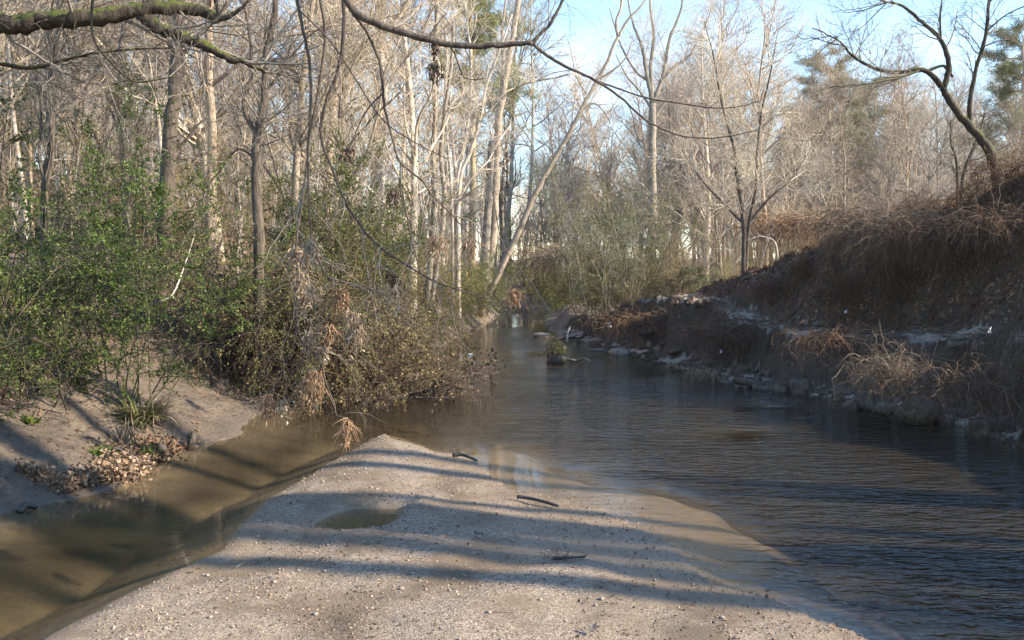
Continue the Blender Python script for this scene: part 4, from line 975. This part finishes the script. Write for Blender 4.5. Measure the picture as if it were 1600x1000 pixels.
# half-sunk brush with dark leaves at the end of the left brush
def sunk(px, d, lab, seed, s=1.0):
    rgx = np.random.default_rng(seed); x0 = PX(px, d)
    ro = root('fallen_branch', (x0, d, .02), lab, 'fallen branch', 'dead branches lying in the water')
    n = 3; p = np.zeros((n, 7, 3)); dd = norm(np.stack([np.full(n, 1.0), rgx.uniform(-.7, .1, n), rgx.uniform(.02, .2, n)], -1))
    for j in range(1, 7):
        dd = norm(dd + .12 * rgx.normal(size=dd.shape) + np.array([0, 0, -.06])); p[:, j] = p[:, j - 1] + dd * .26 * s
    r = np.repeat((.014 * np.linspace(1, .3, 7))[None], n, 0)
    b1, r1 = grow(rgx, p, r, 8, .15, 1, .45 * s, .8, .03, .25, 5, .005, .5, .3); b2, r2 = grow(rgx, b1, r1, 4, .2, 1, .2, .8, 0, .3, 4, .003, .6, .3)
    a = MB(); a.tubes(p, r, 5); a.build('branch', M['twig_dark'], ro)
    a = MB(); a.tubes(b1, r1, 3); a.tubes(b2, r2, 3); o = a.build('twigs', M['twig_dark'], ro); o['kind'] = 'stuff'
    a = MB(); q_ = np.concatenate([b1[:, 2:].reshape(-1, 3), b2[::3, -1]]); q_ = q_[rgx.permutation(len(q_))[:60]]
    cl = np.repeat(q_, 3, 0) + rgx.normal(size=(len(q_) * 3, 3)) * .02
    a.leaves(cl, rgx.normal(size=cl.shape) + np.array([0, 0, -.7]), .055, .035, rgx, .5); o = a.build('leaves', M['leaf_darkdead'], ro); o['kind'] = 'stuff'
for px, d, lab, sd, s in [(590, 14.5, 'upper fallen branch with dark curled leaves reaching across the creek', 61, 1.25), (620, 12.6, 'middle fallen branch with dark leaves, drooping to the water', 62, 1.0),
                          (585, 12.0, 'lowest fallen branch, tangled at the foot of the brush', 63, .9), (630, 16.0, 'farthest fallen branch, thin, with dark dangling leaves', 64, 1.1)]:
    sunk(px, d, lab, sd, s)

# ------------------------------------------------------------------ litter, gravel, dry stems on the ground
def on_ground(x, y, dz=0.0): return np.stack([x, y, height(x, y) + dz], -1)
rgl = np.random.default_rng(90)
def litter(name, mat, n, xf, L, W, label, keep, lift=.012, tilt=.35):
    x, y = xf(n); dL_, dR_ = edges(x, y); z = height(x, y); kq = keep(x, y, z, dL_, dR_); x = x[kq]; y = y[kq]; z = z[kq]
    m = len(x); a = rgl.uniform(0, 6.28, m)
    gx = (height(x + .05, y) - z) / .05; gy = (height(x, y + .05) - z) / .05
    d = np.stack([np.cos(a), np.sin(a), np.cos(a) * gx + np.sin(a) * gy + rgl.normal(size=m) * tilt], -1)
    mb = MB(); d = norm(d); s = norm(np.cross(d, norm(np.stack([-gx, -gy, np.ones(m)], -1) + rgl.normal(size=(m, 3)) * tilt)))
    nn = np.cross(s, d); Ls = (L * rgl.uniform(.5, 1.4, m))[:, None]; Ws = (W * rgl.uniform(.6, 1.3, m))[:, None]
    pos = np.stack([x, y, z + lift], -1) - d * Ls * .5
    mid = pos + d * Ls * .5
    V = np.stack([pos, mid + s * Ws * .5 + nn * Ws * .2, pos + d * Ls, mid - s * Ws * .5 + nn * Ws * .2], 1)
    mb.add(V, np.arange(m)[:, None] * 4 + np.arange(4)[None])
    o = mb.build(name, M[mat]); tag(o, label, 'leaf litter', kind='stuff'); return o
litter('leaf_litter', 'litter', 90000, lambda n: ((lambda y: (np.interp(y, YR, XRK) + rgl.uniform(.2, 6, n), y))(rgl.uniform(7, 26, n))), .065, .045, 'brown fallen leaves covering the shaded right bank',
       lambda x, y, z, a, b: (z > .3) & (rgl.uniform(size=len(x)) < np.where((-b < 1.55) & (-b > .55), .12, np.where(-b > 1.3, 1, .35))))
litter('leaf_litter', 'litter', 42000, lambda n: ((lambda y: (np.interp(y, YK, XLK) - rgl.uniform(.1, 8, n), y))(rgl.uniform(4, 20, n))), .04, .026, 'tan fallen leaves and twig bits on the left bank under the shrubs',
       lambda x, y, z, a, b: (rgl.uniform(size=len(x)) < np.interp(-a, [0, .8, 1.6, 2.6, 9], [.10, .3, .5, .95, 1]) * (.35 + 1.3 * smooth((fbm(x, y, .6, 4, 451) + .1) / .3))))
litter('leaf_litter', 'leaf_dead', 60000, lambda n: ((lambda y: (PX(rgl.uniform(-100, 1700, n), y), y))(rgl.uniform(18, 50, n))), .13, .09, 'pale tan leaves carpeting the floor of the wood',
       lambda x, y, z, a, b: ((a < -1) | (b < -4)))

def pebbles(n, seed):
    rgp = np.random.default_rng(seed); y = 3.2 + 6.6 * rgp.uniform(size=n) ** 1.5; x = rgp.uniform(-2.4, 2.6, n)
    z = height(x, y); sd = poly_sd(x, y, BAR); dens = smooth((fbm(x, y * .6, .8, 4, 77) + .12) / .25) * smooth((x + 2.3) / .5) + .05
    edge = smooth((.5 - np.abs(sd)) / .4) * (x > -.4)
    kq = (sd > -.35 * (x > 0) + .03) & (rgp.uniform(size=n) < np.clip(dens + edge * .7, 0, 1)) & (z > -.06)
    x = x[kq]; y = y[kq]; z = z[kq]; m = len(x)
    r = .003 + .006 * rgp.uniform(size=m) ** 4 + .008 * (rgp.uniform(size=m) > .985) * rgp.uniform(size=m)
    base = np.array([(1, 0, 0), (0, 1, 0), (-1, 0, 0), (0, -1, 0), (0, 0, 1), (0, 0, -1)], float)
    V = base[None] * (1 + .25 * rgp.normal(size=(m, 6, 3)) * np.abs(base)[None]) + .22 * rgp.normal(size=(m, 6, 3))
    V = V * r[:, None, None] * rgp.uniform(.7, 1.3, (m, 1, 3)) * np.array([1, 1, .75]); V = V + np.stack([x, y, z + r * .25], -1)[:, None]
    Ft = np.array([(0, 1, 4), (1, 2, 4), (2, 3, 4), (3, 0, 4), (1, 0, 5), (2, 1, 5), (3, 2, 5), (0, 3, 5)])
    mb = MB(); mb.add(V, None, (np.arange(m)[:, None, None] * 6 + Ft[None]).reshape(-1, 3)); return mb
m, nt, b, o = mat_new('gravel'); g = N(nt, 'ShaderNodeNewGeometry')
nt.links.new(ramp(nt, g.outputs['Random Per Island'], [(0, (.05, .036, .028)), (.3, (.14, .095, .062)), (.65, (.25, .175, .115)), (.93, (.29, .22, .155)), (1, (.43, .35, .27))]), b.inputs['Base Color']); b.inputs['Roughness'].default_value = .75
M['gravel'] = m
o = pebbles(48000, 3).build('gravel', M['gravel'], smooth_shade=False); tag(o, 'fine tan and grey gravel strewn over the sand bar', 'gravel', kind='stuff')

# dry stems and vine strands lying down the right bank
def bank_strands(name, mat, n, x0f, L, w, label, seed, lie=.05, k=6, cat='dry stems', kind='stuff'):
    rgs = np.random.default_rng(seed); x, y = x0f(n, rgs)
    a = rgs.uniform(-.9, .9, n) + np.pi; pts = np.empty((n, k, 3)); Ls = L * rgs.uniform(.4, 1.3, n) / (k - 1)
    hump = lie * rgs.uniform(.1, 1.4, n)
    for j in range(k):
        pts[:, j, 0] = x; pts[:, j, 1] = y; pts[:, j, 2] = height(x, y) + .01 + hump * np.sin(np.pi * j / (k - 1))
        a = a + .7 * rgs.normal(size=n); x = x + np.cos(a) * Ls; y = y + np.sin(a) * Ls
    kq = (pts[:, :, 2].min(1) > .02) & (fbm(pts[:, 0, 0], pts[:, 0, 1], .9, 3, 401) > -.05 + .15 * rgs.normal(size=len(pts))) & ((pts[:, 0, 1] < 17) | (rgs.uniform(size=len(pts)) < .35)); pts = pts[kq]
    mb = MB(); mb.tubes(pts, np.repeat((w * np.linspace(1, .5, k))[None], len(pts), 0) * rgs.uniform(.6, 1.5, (len(pts), 1)), 3)
    o = mb.build(name, M[mat]); tag(o, label, cat, kind=kind); return o
litter('leaf_crumbs', 'leaf_darkdead', 5200, lambda n: (rgl.uniform(-2.4, 1.8, n), 3.4 + 6.2 * rgl.uniform(size=n) ** 1.3), .018, .012, 'dark crumbs of leaf and twig strewn over the gravel of the sand bar',
       lambda x, y, z, a, b: (poly_sd(x, y, BAR) > .02) & (rgl.uniform(size=len(x)) < .08 + .9 * smooth((fbm(x, y * .6, .7, 4, 471) - .02) / .2)), .006, .5)
bank_strands('dry_stems', 'straw_dark', 5200, lambda n, r_: ((lambda y: (np.interp(y, YR, XRK) + r_.uniform(.5, 5.0, n), y))(r_.uniform(7.5, 24, n))), .5, .0035, 'thin dead stems and vines matted over the right bank', 201, .10)
bank_strands('dry_stems', 'straw', 1400, lambda n, r_: ((lambda y: (np.interp(y, YR, XRK) + r_.uniform(.7, 1.3, n), y))(r_.uniform(8, 24, n))), .45, .003, 'pale straw draped over the lip of the bank shelf', 202, .06)
bank_strands('dry_stems', 'straw', 2600, lambda n, r_: ((lambda y: (np.interp(y, YK, XLK) - r_.uniform(1.6, 5, n), y))(r_.uniform(6.5, 14, n))), .4, .004, 'dry twigs strewn under the shrubs of the left bank', 203, .05)

def tangle(name, px, py, d, sx, sz, n, mat, lab, seed, cat='vine tangle', w=.004, L=.7):
    rgs = np.random.default_rng(seed); c = P(px, py, d); k = 7
    p = np.empty((n, k, 3)); x = c[0] + rgs.normal(size=n) * sx; y = c[1] + rgs.normal(size=n) * sx * .5; 
    zt = np.maximum(height(x, y) + .05, c[2] + rgs.normal(size=n) * sz * .35)
    a = rgs.uniform(0, 6.28, n); Ls = L * rgs.uniform(.4, 1.2, n) / (k - 1); d3 = norm(np.stack([np.cos(a) - .6, np.sin(a) - .3, rgs.uniform(.1, .8, n)], -1))
    q_ = np.stack([x, y, zt], -1)
    for j in range(k):
        zz = height(q_[:, 0], q_[:, 1]) + .015; q_[:, 2] = np.maximum(q_[:, 2], zz); p[:, j] = q_
        d3 = norm(d3 + .45 * rgs.normal(size=(n, 3)) + np.array([0, 0, -.38])); q_ = q_ + d3 * Ls[:, None]
    mb = MB(); mb.tubes(p, np.repeat((w * np.linspace(1, .45, k))[None], n, 0) * rgs.uniform(.6, 1.6, (n, 1)), 3)
    b1, r1 = grow(rgs, p[: n // 2], np.full((n // 2, k), w), 2, .2, 1, .22, .8, -.1, .3, 4, w * .6, .5, .2); mb.tubes(b1, r1, 3)
    o = mb.build(name, M[mat], None, c); o.location = c; tag(o, lab, cat); return o
def blob(seed, r, sq=(1, 1, .7), rough=.18):
    rgb = np.random.default_rng(seed); import bmesh
    bm = bmesh.new(); bmesh.ops.create_icosphere(bm, subdivisions=3, radius=1)
    v = np.array([x.co[:] for x in bm.verts]); f = np.array([[w.index for w in x.verts] for x in bm.faces]); bm.free()
    ph = rgb.uniform(0, 6.28, (6, 3)); fr = rgb.normal(size=(6, 3)) * 2.2
    dsp = sum(np.sin(v @ fr[i] + ph[i, 0]) for i in range(6)) / 3 * rough; v = v * (1 + dsp)[:, None] * np.array(sq) * r
    return v, f
# soil clods slumped along the foot, and roots hanging from the lip of the shelf
rgc = np.random.default_rng(505); mb = MB()
for q_ in range(230):
    y = rgc.uniform(8.0, 22); u_ = abs(rgc.normal()) * .35 - .12; x = float(-np.interp(0, [0], [0]) + np.interp(y, YR, XRK)) + .32 * float(fbm(np.array([y]), np.array([0.]), 1.3, 4, 95)[0]) + u_
    v, f = blob(700 + q_ % 12, rgc.uniform(.03, .11) * (1 if rgc.uniform() < .9 else 1.8), (rgc.uniform(.8, 1.4), rgc.uniform(.7, 1.2), rgc.uniform(.5, .9)), .3); mb.add(v[:, [1, 0, 2]] + np.array([x, y, max(hz(x, y), -.02)]), None, f)
o = mb.build('soil_clods', M['clod']); tag(o, 'dark clods of slumped soil along the foot of the right bank', 'soil clods', kind='stuff')
mb = MB()
for q_ in range(170):
    y = rgc.uniform(8.0, 21); u_ = rgc.uniform(.65, 1.15); x = float(np.interp(y, YR, XRK)) + u_
    strands(mb, rgc, np.array([x, y, hz(x, y) + .02]), rgc.integers(3, 12), rgc.uniform(.15, .5), .0035, .10, .9)
o = mb.build('hanging_roots', M['straw_dark']); tag(o, 'fine roots hanging from the lip of the eroded shelf', 'roots', kind='stuff')
for j, (px, d, s_, i_, lab) in enumerate([(1340, 14.2, .55, 0, 'brown bramble clump at the top of the leafy slope'), (1405, 13.6, .6, 1, 'brown bramble clump left of the big vine curtain'), (1450, 14.6, .6, 0, 'bramble clump on the crest left of the small forked tree'),
        (1520, 13.6, .65, 1, 'bramble clump on the crest in front of the mossy trunk'), (1585, 12.8, .6, 0, 'bramble clump on the crest at the right edge'), (1270, 15.6, .45, 1, 'small bramble clump halfway along the falling crest'), (1560, 11.0, .4, 1, 'small bramble clump low on the slope near the right edge'), (1210, 16.4, .4, 0, 'lowest small bramble clump on the falling crest')]):
    place('brush', i_, PX(px, d), d, lab, None, s_, tint=(1.3, .95, .8, 1), dz=-.05)
tangle('vine_tangle', 1500, 362, 12.6, .6, .2, 850, 'straw_dark', 'large brown curtain of dead vines over the upper right bank', 301, L=.75, w=.0032)
tangle('vine_tangle', 1400, 350, 13.4, .45, .25, 800, 'straw', 'grey-brown dead vine mound below the bank crest, left of the large curtain', 302, L=.8)
tangle('vine_tangle', 1350, 345, 14.5, .45, .2, 600, 'straw_dark', 'dark vine mound hanging from the crest', 303, L=.7)
tangle('vine_tangle', 1590, 345, 11.6, .5, .2, 450, 'straw_dark', 'brown vine curtain at the right picture edge', 304, L=.6)
tangle('root_tangle', 1400, 575, 10.2, .20, .2, 330, 'straw', 'pale exposed root tangle on the eroded bank face', 305, 'roots', .0026, .55)
tangle('root_tangle', 1310, 530, 11.4, .35, .15, 260, 'straw_dark', 'thin root fringe hanging under the sandy shelf', 306, 'roots', .004, .45)
tangle('root_tangle', 1560, 600, 9.3, .4, .25, 420, 'straw_dark', 'dark root tangle low on the right edge of the bank', 307, 'roots', .004, .5)
tangle('root_tangle', 1130, 520, 14.8, .4, .15, 380, 'straw_dark', 'brown root fringe under the pale middle shelf', 308, 'roots', .005, .5)
tangle('root_tangle', 1010, 500, 18.3, .45, .2, 380, 'straw_dark', 'dark root fringe on the far snout of the bank', 309, 'roots', .006, .5)
tangle('grass_clump', 1100, 582, 14.6, .12, .06, 140, 'debris', 'whitish dead grass clump at the foot of the bank by the water', 310, 'grass', .004, .25)
tangle('vine_tangle', 1230, 350, 20, .5, .3, 500, 'debris_orange', 'reddish dead vines beyond the bank, left of its crest', 311, L=.9, w=.006)
tangle('vine_tangle', 880, 400, 38, .8, .6, 500, 'debris', 'pale dead vines at the turn of the creek', 312, L=1.6, w=.012)

# ------------------------------------------------------------------ stones, logs, sticks, leaves, litter
def stone(px, d, r, lab, mat='stone', sq=(1, .8, .5), seed=1, dz=0.0):
    mb = MB(); v, f = blob(seed, r, sq); mb.add(v, None, f); x = PX(px, d)
    o = mb.build('stone', M[mat]); o.location = (x, d, max(hz(x, d), 0) + dz); tag(o, lab, 'stone')
stone(967, 19.0, .22, 'flat grey rock half under water at the foot of the far bank snout', 'stone', (1, .7, .5), 1, .02)
stone(935, 20.0, .16, 'small wet rock just left of the flat grey rock', 'stone_dark', (1.3, .7, .3), 2)
stone(845, 24.4, .18, 'low pale stone on the gravel spit', 'stone', (1.4, .8, .3), 3)
stone(1192, 13.4, .13, 'dark stone at the foot of the bank before the sandy slip', 'stone_dark', (1, .8, .7), 4)
stone(1440, 10.3, .22, 'dark lump of fallen soil under the pale root tangle', 'clod', (1.2, .8, .8), 5, .15)
stone(1550, 9.7, .2, 'grey-brown lump at the water line near the right edge', 'clod', (1.3, .8, .5), 6, .05)

def log(name, pts, r0, r1, mat, lab, cat='log', seed=1, sides=10, knob=.08, twig=0):
    w = np.array(pts, float); c = w.mean(0); pp, rr = catmull(w - c, np.linspace(r0, r1, len(w)), 4)
    mb = MB(); mb.tubes(pp[None], rr[None], sides, seed, knob)
    if twig:
        rgx = np.random.default_rng(seed); b1, q1 = grow(rgx, pp[None], rr[None], twig, .1, 1, .35 * np.linalg.norm(pp[-1] - pp[0]), .7, .15, .25, 5, r0 * .4, .4, .3); mb.tubes(b1, q1, 4)
    o = mb.build(name, M[mat]); o.location = c; tag(o, lab, cat); return o
def GP(px, d, dz=0): x = PX(px, d); return (x, d, max(hz(x, d), 0) + dz)
log('log', [GP(1150, 13.9, .06), GP(1172, 13.6, .06), GP(1192, 13.3, .05)], .05, .06, 'bark_dark', 'short dark log sliding down the foot of the bank to the water', seed=4)
log('log', [GP(1345, 11.5, .06), GP(1372, 11.1, .05), GP(1395, 10.8, .05)], .06, .05, 'bark_dark', 'second dark log lying at the water below the eroded bank', seed=5)
log('stick', [GP(808, 6.75, .03), GP(825, 6.72, .035), GP(850, 6.6, .03), GP(873, 6.5, .02)], .014, .011, 'wetwood', 'black wet stick lying across the right edge of the sand bar', 'stick', 6, 7)
log('stick', [GP(706, 8.3, .03), GP(722, 8.3, .04), GP(745, 8.15, .02)], .022, .01, 'wetwood', 'dark driftwood bit beside a scrap of plastic near the bar tip', 'stick', 7, 7, .2)
log('stick', [GP(866, 5.25, .015), GP(890, 5.22, .025), GP(915, 5.3, .015)], .012, .006, 'wetwood', 'small dark stick lying in the broad shade band', 'stick', 8, 6, .2, 3)
log('stick', [GP(430, 5.3, .01), GP(385, 5.2, .02), GP(360, 5.1, .01)], .0035, .002, 'twig_grey', 'thin tan twig at the left side of the bar', 'stick', 9, 5, .1, 2)
log('stick', [GP(770, 4.35, .01), GP(800, 4.37, .015), GP(812, 4.37, .01)], .003, .002, 'twig_grey', 'thin tan twig on the near gravel', 'stick', 10, 5, .1)
log('stick', [GP(150, 8.0, .0), GP(170, 7.95, .10), GP(190, 7.9, .12), GP(232, 7.8, .03)], .007, .004, 'twig_grey', 'bent twig standing up before the little shrubs on the silt', 'stick', 11, 6, .1, 2)
log('stick', [GP(195, 7.55, .06), GP(205, 7.6, .16), GP(212, 7.6, .08)], .008, .006, 'twig_grey', 'hooked twig above the leaf pile', 'stick', 12, 6, .1, 1)
log('log', [GP(0, 9.6, .15), GP(30, 9.2, .08), GP(60, 8.9, .05)], .03, .02, 'bark_grey', 'thin grey fallen branch sloping down at the left edge', 'fallen branch', 13, 7, .1, 3)
log('log', [GP(245, 10.5, .95), GP(270, 10.5, 1.15), GP(290, 10.6, 1.55), GP(306, 10.6, 1.95)], .014, .008, 'bark_pale', 'pale leaning dead stick in the gap between the green shrubs', 'fallen branch', 14, 6, .05)
log('stump', [GP(295, 8.9, -.05), GP(295, 8.9, .07), GP(297, 8.9, .15)], .075, .02, 'bark_dark', 'small dark broken stump near the water of the left bank', 'stump', 15, 9, .3, 4)
log('stump', [GP(247, 8.5, -.05), GP(246, 8.5, .06), GP(243, 8.5, .12)], .06, .03, 'bark_dark', 'low dark stub left of the broken stump', 'stump', 16, 9, .3, 3)
log('log', [GP(20, 6.45, .0), GP(30, 6.5, .04), GP(48, 6.55, .01)], .03, .02, 'wetwood', 'small wet log at the water edge, far left', seed=17)

# snag in the stream: root wad with moss, with a trailing limb
x, y = PX(868, 17.3), 17.3
ro = root('stream_snag', (x, y, 0), 'dark mossy root snag standing in the middle of the creek', 'snag')
mb = MB(); v, f = blob(51, .2, (.95, .7, .8), .3); mb.add(v + np.array([0, 0, .06]), None, f); mb.build('root_wad', M['wetwood'], ro)
mb = MB(); rgx = np.random.default_rng(8); strands(mb, rgx, np.array([.02, 0, .32]), 90, .22, .006, .08, .3); mb.leaves(rgx.normal(size=(250, 3)) * np.array([.12, .1, .05]) + np.array([.03, 0, .24]), rgx.normal(size=(250, 3)) + np.array([0, 0, -.5]), .07, .02, rgx)
mb.build('moss', M['leaf_olive'], ro)['kind'] = 'stuff'
mb = MB(); pp, rr = catmull([(.1, 0, .08), (.3, 0, .05), (.42, .02, .03), (.55, 0, .07), (.68, 0, .02)], [.035, .03, .028, .02, .01], 4); mb.tubes(pp, rr, 6, 3, .2); mb.build('limb', M['wetwood'], ro)
# driftwood heap on the spit
log('driftwood', [GP(865, 22.6, .03), GP(880, 22.8, .08), GP(910, 23, .05), GP(935, 23.1, .02)], .045, .02, 'wetwood', 'dark driftwood heap on the spit below the low shrub', 'driftwood', 18, 8, .2, 10)
log('driftwood', [GP(886, 22.0, .0), GP(887, 22.0, .25), GP(890, 22, .38)], .04, .015, 'bark_pale', 'pale branching stump standing at the right of the spit', 'stump', 19, 8, .1, 7)

# clumped leaf pile along the left water edge
def leafpile(px0, d0, px1, d1, n, w, hgt, lab, seed, mat='leaf_dead'):
    n = int(n * 2.4)
    rgx = np.random.default_rng(seed); t = rgx.uniform(size=n); d = d0 + (d1 - d0) * t; x = (PX(px0, d0) * (1 - t) + PX(px1, d1) * t) + rgx.normal(size=n) * w; y = d + rgx.normal(size=n) * w * .6
    z = height(x, y); z = np.maximum(z, 0) + rgx.uniform(size=n) * hgt * np.exp(-((rgx.normal(size=n)) ** 2) * .2); c = np.array([x.mean(), y.mean(), z.min()])
    mb = MB(); mb.leaves(np.stack([x, y, z], -1) - c, rgx.normal(size=(n, 3)), .042, .028, rgx, .5); o = mb.build('leaf_pile', M[mat]); o.location = c; tag(o, lab, 'leaf pile', kind='stuff')
leafpile(85, 6.85, 170, 7.45, 420, .05, .10, 'long ridge of curled tan leaves at the left water edge', 71)
leafpile(165, 7.3, 205, 7.9, 420, .11, .13, 'heap of mixed brown leaves and twigs above the long ridge', 72)
leafpile(35, 7.0, 70, 7.0, 110, .07, .05, 'thin scatter of tan leaves left of the long ridge', 73)
leafpile(165, 8.1, 235, 8.3, 260, .12, .07, 'dark brown leaf drift at the foot of the small silt plants', 74, 'leaf_darkdead')
leafpile(205, 8.2, 260, 8.9, 240, .10, .07, 'reddish leaf drift below the grassy tuft', 75, 'litter')

# small plants on the silt
def tuft(px, d, n, L, w, mat, lab, seed, arch=.35, name='grass_tuft', cat='plant'):
    rgx = np.random.default_rng(seed); k = 5; a = rgx.uniform(0, 6.28, n); d3 = norm(np.stack([np.cos(a) * .5, np.sin(a) * .5, rgx.uniform(.5, 1.3, n)], -1)); p = np.zeros((n, k, 3)); p[:, 0, :2] = rgx.normal(size=(n, 2)) * .05
    Ls = (L * rgx.uniform(.5, 1.2, n) / (k - 1))[:, None]
    for j in range(1, k): d3 = norm(d3 + .08 * rgx.normal(size=(n, 3)) + np.array([0, 0, -arch])); p[:, j] = p[:, j - 1] + d3 * Ls
    side = norm(np.cross(d3, np.array([0, 0, 1.])))[:, None, :] * (w * np.array([.7, 1, .9, .6, .1]))[None, :, None]
    V = np.stack([p - side, p + side], 2).reshape(n, k * 2, 3); i = np.arange(n)[:, None, None] * k * 2; j = np.arange(k - 1)[None, :, None] * 2
    Fq = (i + j + np.array([0, 1, 3, 2])[None, None]).reshape(-1, 4); mb = MB(); mb.add(V, Fq); o = mb.build(name, M[mat]); o.location = GP(px, d, 0); tag(o, lab, cat)
tuft(215, 9.0, 130, .55, .008, 'leaf_olive', 'arching grassy tuft at the foot of the tall bright shrub', 81)
tuft(235, 9.1, 80, .5, .008, 'straw', 'dry straw-coloured tuft mixed beside the arching grassy one', 82)
tuft(222, 8.3, 60, .22, .012, 'leaf_green', 'broad-leaved green plant just below the grassy tuft', 83)
tuft(150, 7.95, 45, .16, .013, 'leaf_green', 'small green plant low on the silt, left of the twig', 84)
tuft(38, 8.1, 40, .15, .014, 'leaf_green', 'tiny green plant by the left picture edge', 85)
tuft(120, 9.3, 30, .2, .012, 'leaf_green', 'small hanging green sprout under the shrub shade', 86)
tuft(190, 8.5, 60, .3, .006, 'straw', 'brown dry plant stalks standing between the small green plants', 87, .05)
tuft(0, 9.6, 70, .4, .008, 'leaf_olive', 'olive tuft on top of the bank at the left edge', 88)

# single leaves on the bar
def leafobj(px, d, L, mat, lab, seed, dz=.006):
    rgx = np.random.default_rng(seed); mb = MB(); n = 6
    for q_ in range(5):
        a = q_ * 1.25 + rgx.uniform(-.2, .2); dd = np.array([math.cos(a), math.sin(a), rgx.uniform(.1, .6)]); s = np.array([-math.sin(a), math.cos(a), .1]); l = L * rgx.uniform(.4, .75)
        V = [np.zeros(3), dd * l * .5 + s * l * .28, dd * l, dd * l * .5 - s * l * .28 + np.array([0, 0, l * .15])]; mb.add(V, [[0, 1, 2, 3]])
    o = mb.build('fallen_leaf', M[mat]); o.location = GP(px, d, dz); tag(o, lab, 'leaf')
FL = [(885, 5.98, .05, 'debris_orange', 'orange-brown curled leaf on the bright gravel right of the bar middle'), (693, 5.62, .05, 'debris_orange', 'rusty leaf in the shade right of the puddle'),
      (805, 5.65, .045, 'leaf_dead', 'brown leaf right of the rusty one'), (300, 5.05, .05, 'leaf_darkdead', 'dark red leaf on the left flank of the bar'),
      (1005, 6.45, .05, 'leaf_darkdead', 'dark leaf standing in the shallows off the bar'), (470, 6.5, .045, 'leaf_dead', 'small brown leaf on the sand left of the puddle'),
      (1205, 4.75, .075, 'leaf_darkdead', 'dark curled leaf standing in the near right shallows'), (1180, 4.72, .04, 'leaf_darkdead', 'smaller dark leaf bit beside the curled leaf in the shallows'),
      (1318, 4.25, .045, 'leaf_darkdead', 'dark leaf bit at the gravel corner near the water'), (920, 6.6, .05, 'leaf_dead', 'brown leaf at the wet rim of the bar'),
      (745, 5.72, .06, 'wetwood', 'black leaf scrap at the upper rim of the shade band'), (425, 4.9, .04, 'leaf_darkdead', 'dark cone-like bit on the left gravel'),
      (1085, 4.5, .04, 'leaf_darkdead', 'dark leaf scrap on smooth sand near the right rim'), (930, 4.15, .06, 'stone_dark', 'dark rotten leaf clump at the bottom middle of the bar'),
      (660, 7.0, .04, 'leaf_darkdead', 'dark speck of leaf on the pale sand below the tip')]
for i, (px, d, L, mt, lab) in enumerate(FL): leafobj(px, d, L, mt, lab, 600 + i, .02)

# pale stones strewn on the bar that can be picked out singly
rgs = np.random.default_rng(66); G_s = 'pale pebbles lying on the bar'
v, f = blob(99, 1, (1, .8, .6), .1)
import bmesh
bm = bmesh.new(); bmesh.ops.create_icosphere(bm, subdivisions=2, radius=1); vv = np.array([x.co[:] for x in bm.verts]); ff = np.array([[w.index for w in x.verts] for x in bm.faces]); bm.free()
vv = vv * (1 + .15 * rgs.normal(size=(len(vv), 1))) * np.array([1, .8, .6]); pm = arr_mesh('pebble', vv, ff); pm.materials.append(M['stone'])
for i in range(70):
    y = 3.6 + 4.2 * rgs.uniform() ** 1.6; x = rgs.uniform(-1.9, 1.5); 
    if float(poly_sd(np.array([x]), np.array([y]), BAR)[0]) < .1 or (abs(x + 1.03) < .5 and abs(y - 6.3) < .6): continue
    o = bpy.data.objects.new('pebble', pm); COL.objects.link(o); s = rgs.uniform(.008, .016); o.scale = (s, s, s); o.rotation_euler = (0, 0, rgs.uniform(0, 6)); o.location = (x, y, hz(x, y) + s * .3)
    tag(o, 'pale pebble lying loose on the gravel of the sand bar', 'pebble', G_s)

# scraps of litter caught on the banks
def scrap(P3, w, lab, seed, mat='plastic', tallf=1.0):
    rgx = np.random.default_rng(seed); n = 5; gx, gy = np.meshgrid(np.linspace(-1, 1, n), np.linspace(-1, 1, n)); zz = rgx.normal(size=gx.shape) * .35
    V = np.stack([(gx + .5 * rgx.normal(size=gx.shape)) * w * .8, zz * w, (gy + .5 * rgx.normal(size=gx.shape)) * w * tallf * .8], -1).reshape(-1, 3); i = np.arange(n * n).reshape(n, n); Fq = np.stack([i[:-1, :-1], i[:-1, 1:], i[1:, 1:], i[1:, :-1]], -1).reshape(-1, 4)
    mb = MB(); mb.add(V, Fq); o = mb.build('plastic_scrap', M[mat]); o.location = P3; tag(o, lab, 'litter'); return o
scrap(GP(742, 8.2, .02), .022, 'thin bluish plastic scrap by the driftwood near the bar tip', 1)
scrap(tuple(P(457, 629, 11.6)), .018, 'white plastic scrap at the dark water edge under the brush', 2)
scrap(tuple(P(1322, 487, 13.1)), .022, 'white scrap on the leafy slope of the right bank', 3)
scrap(tuple(P(1548, 516, 9.9)), .016, 'upright white scrap near the right edge of the bank', 4, tallf=1.8)
scrap(tuple(P(1128, 549, 14.3)), .018, 'small white scrap on the bank face above the pale grass clump', 5, tallf=1.6)
scrap(tuple(P(953, 507, 18.6)), .035, 'torn white scrap on the far snout of the bank', 6, tallf=1.8)
scrap(tuple(P(735, 556, 14.4)), .02, 'white rag on the fallen branch over the creek', 7, tallf=2)
for v_ in protos.values():
    for r_ in v_:
        if used[id(r_)] == 0:
            for c in list(r_.children): bpy.data.objects.remove(c)
            bpy.data.objects.remove(r_)
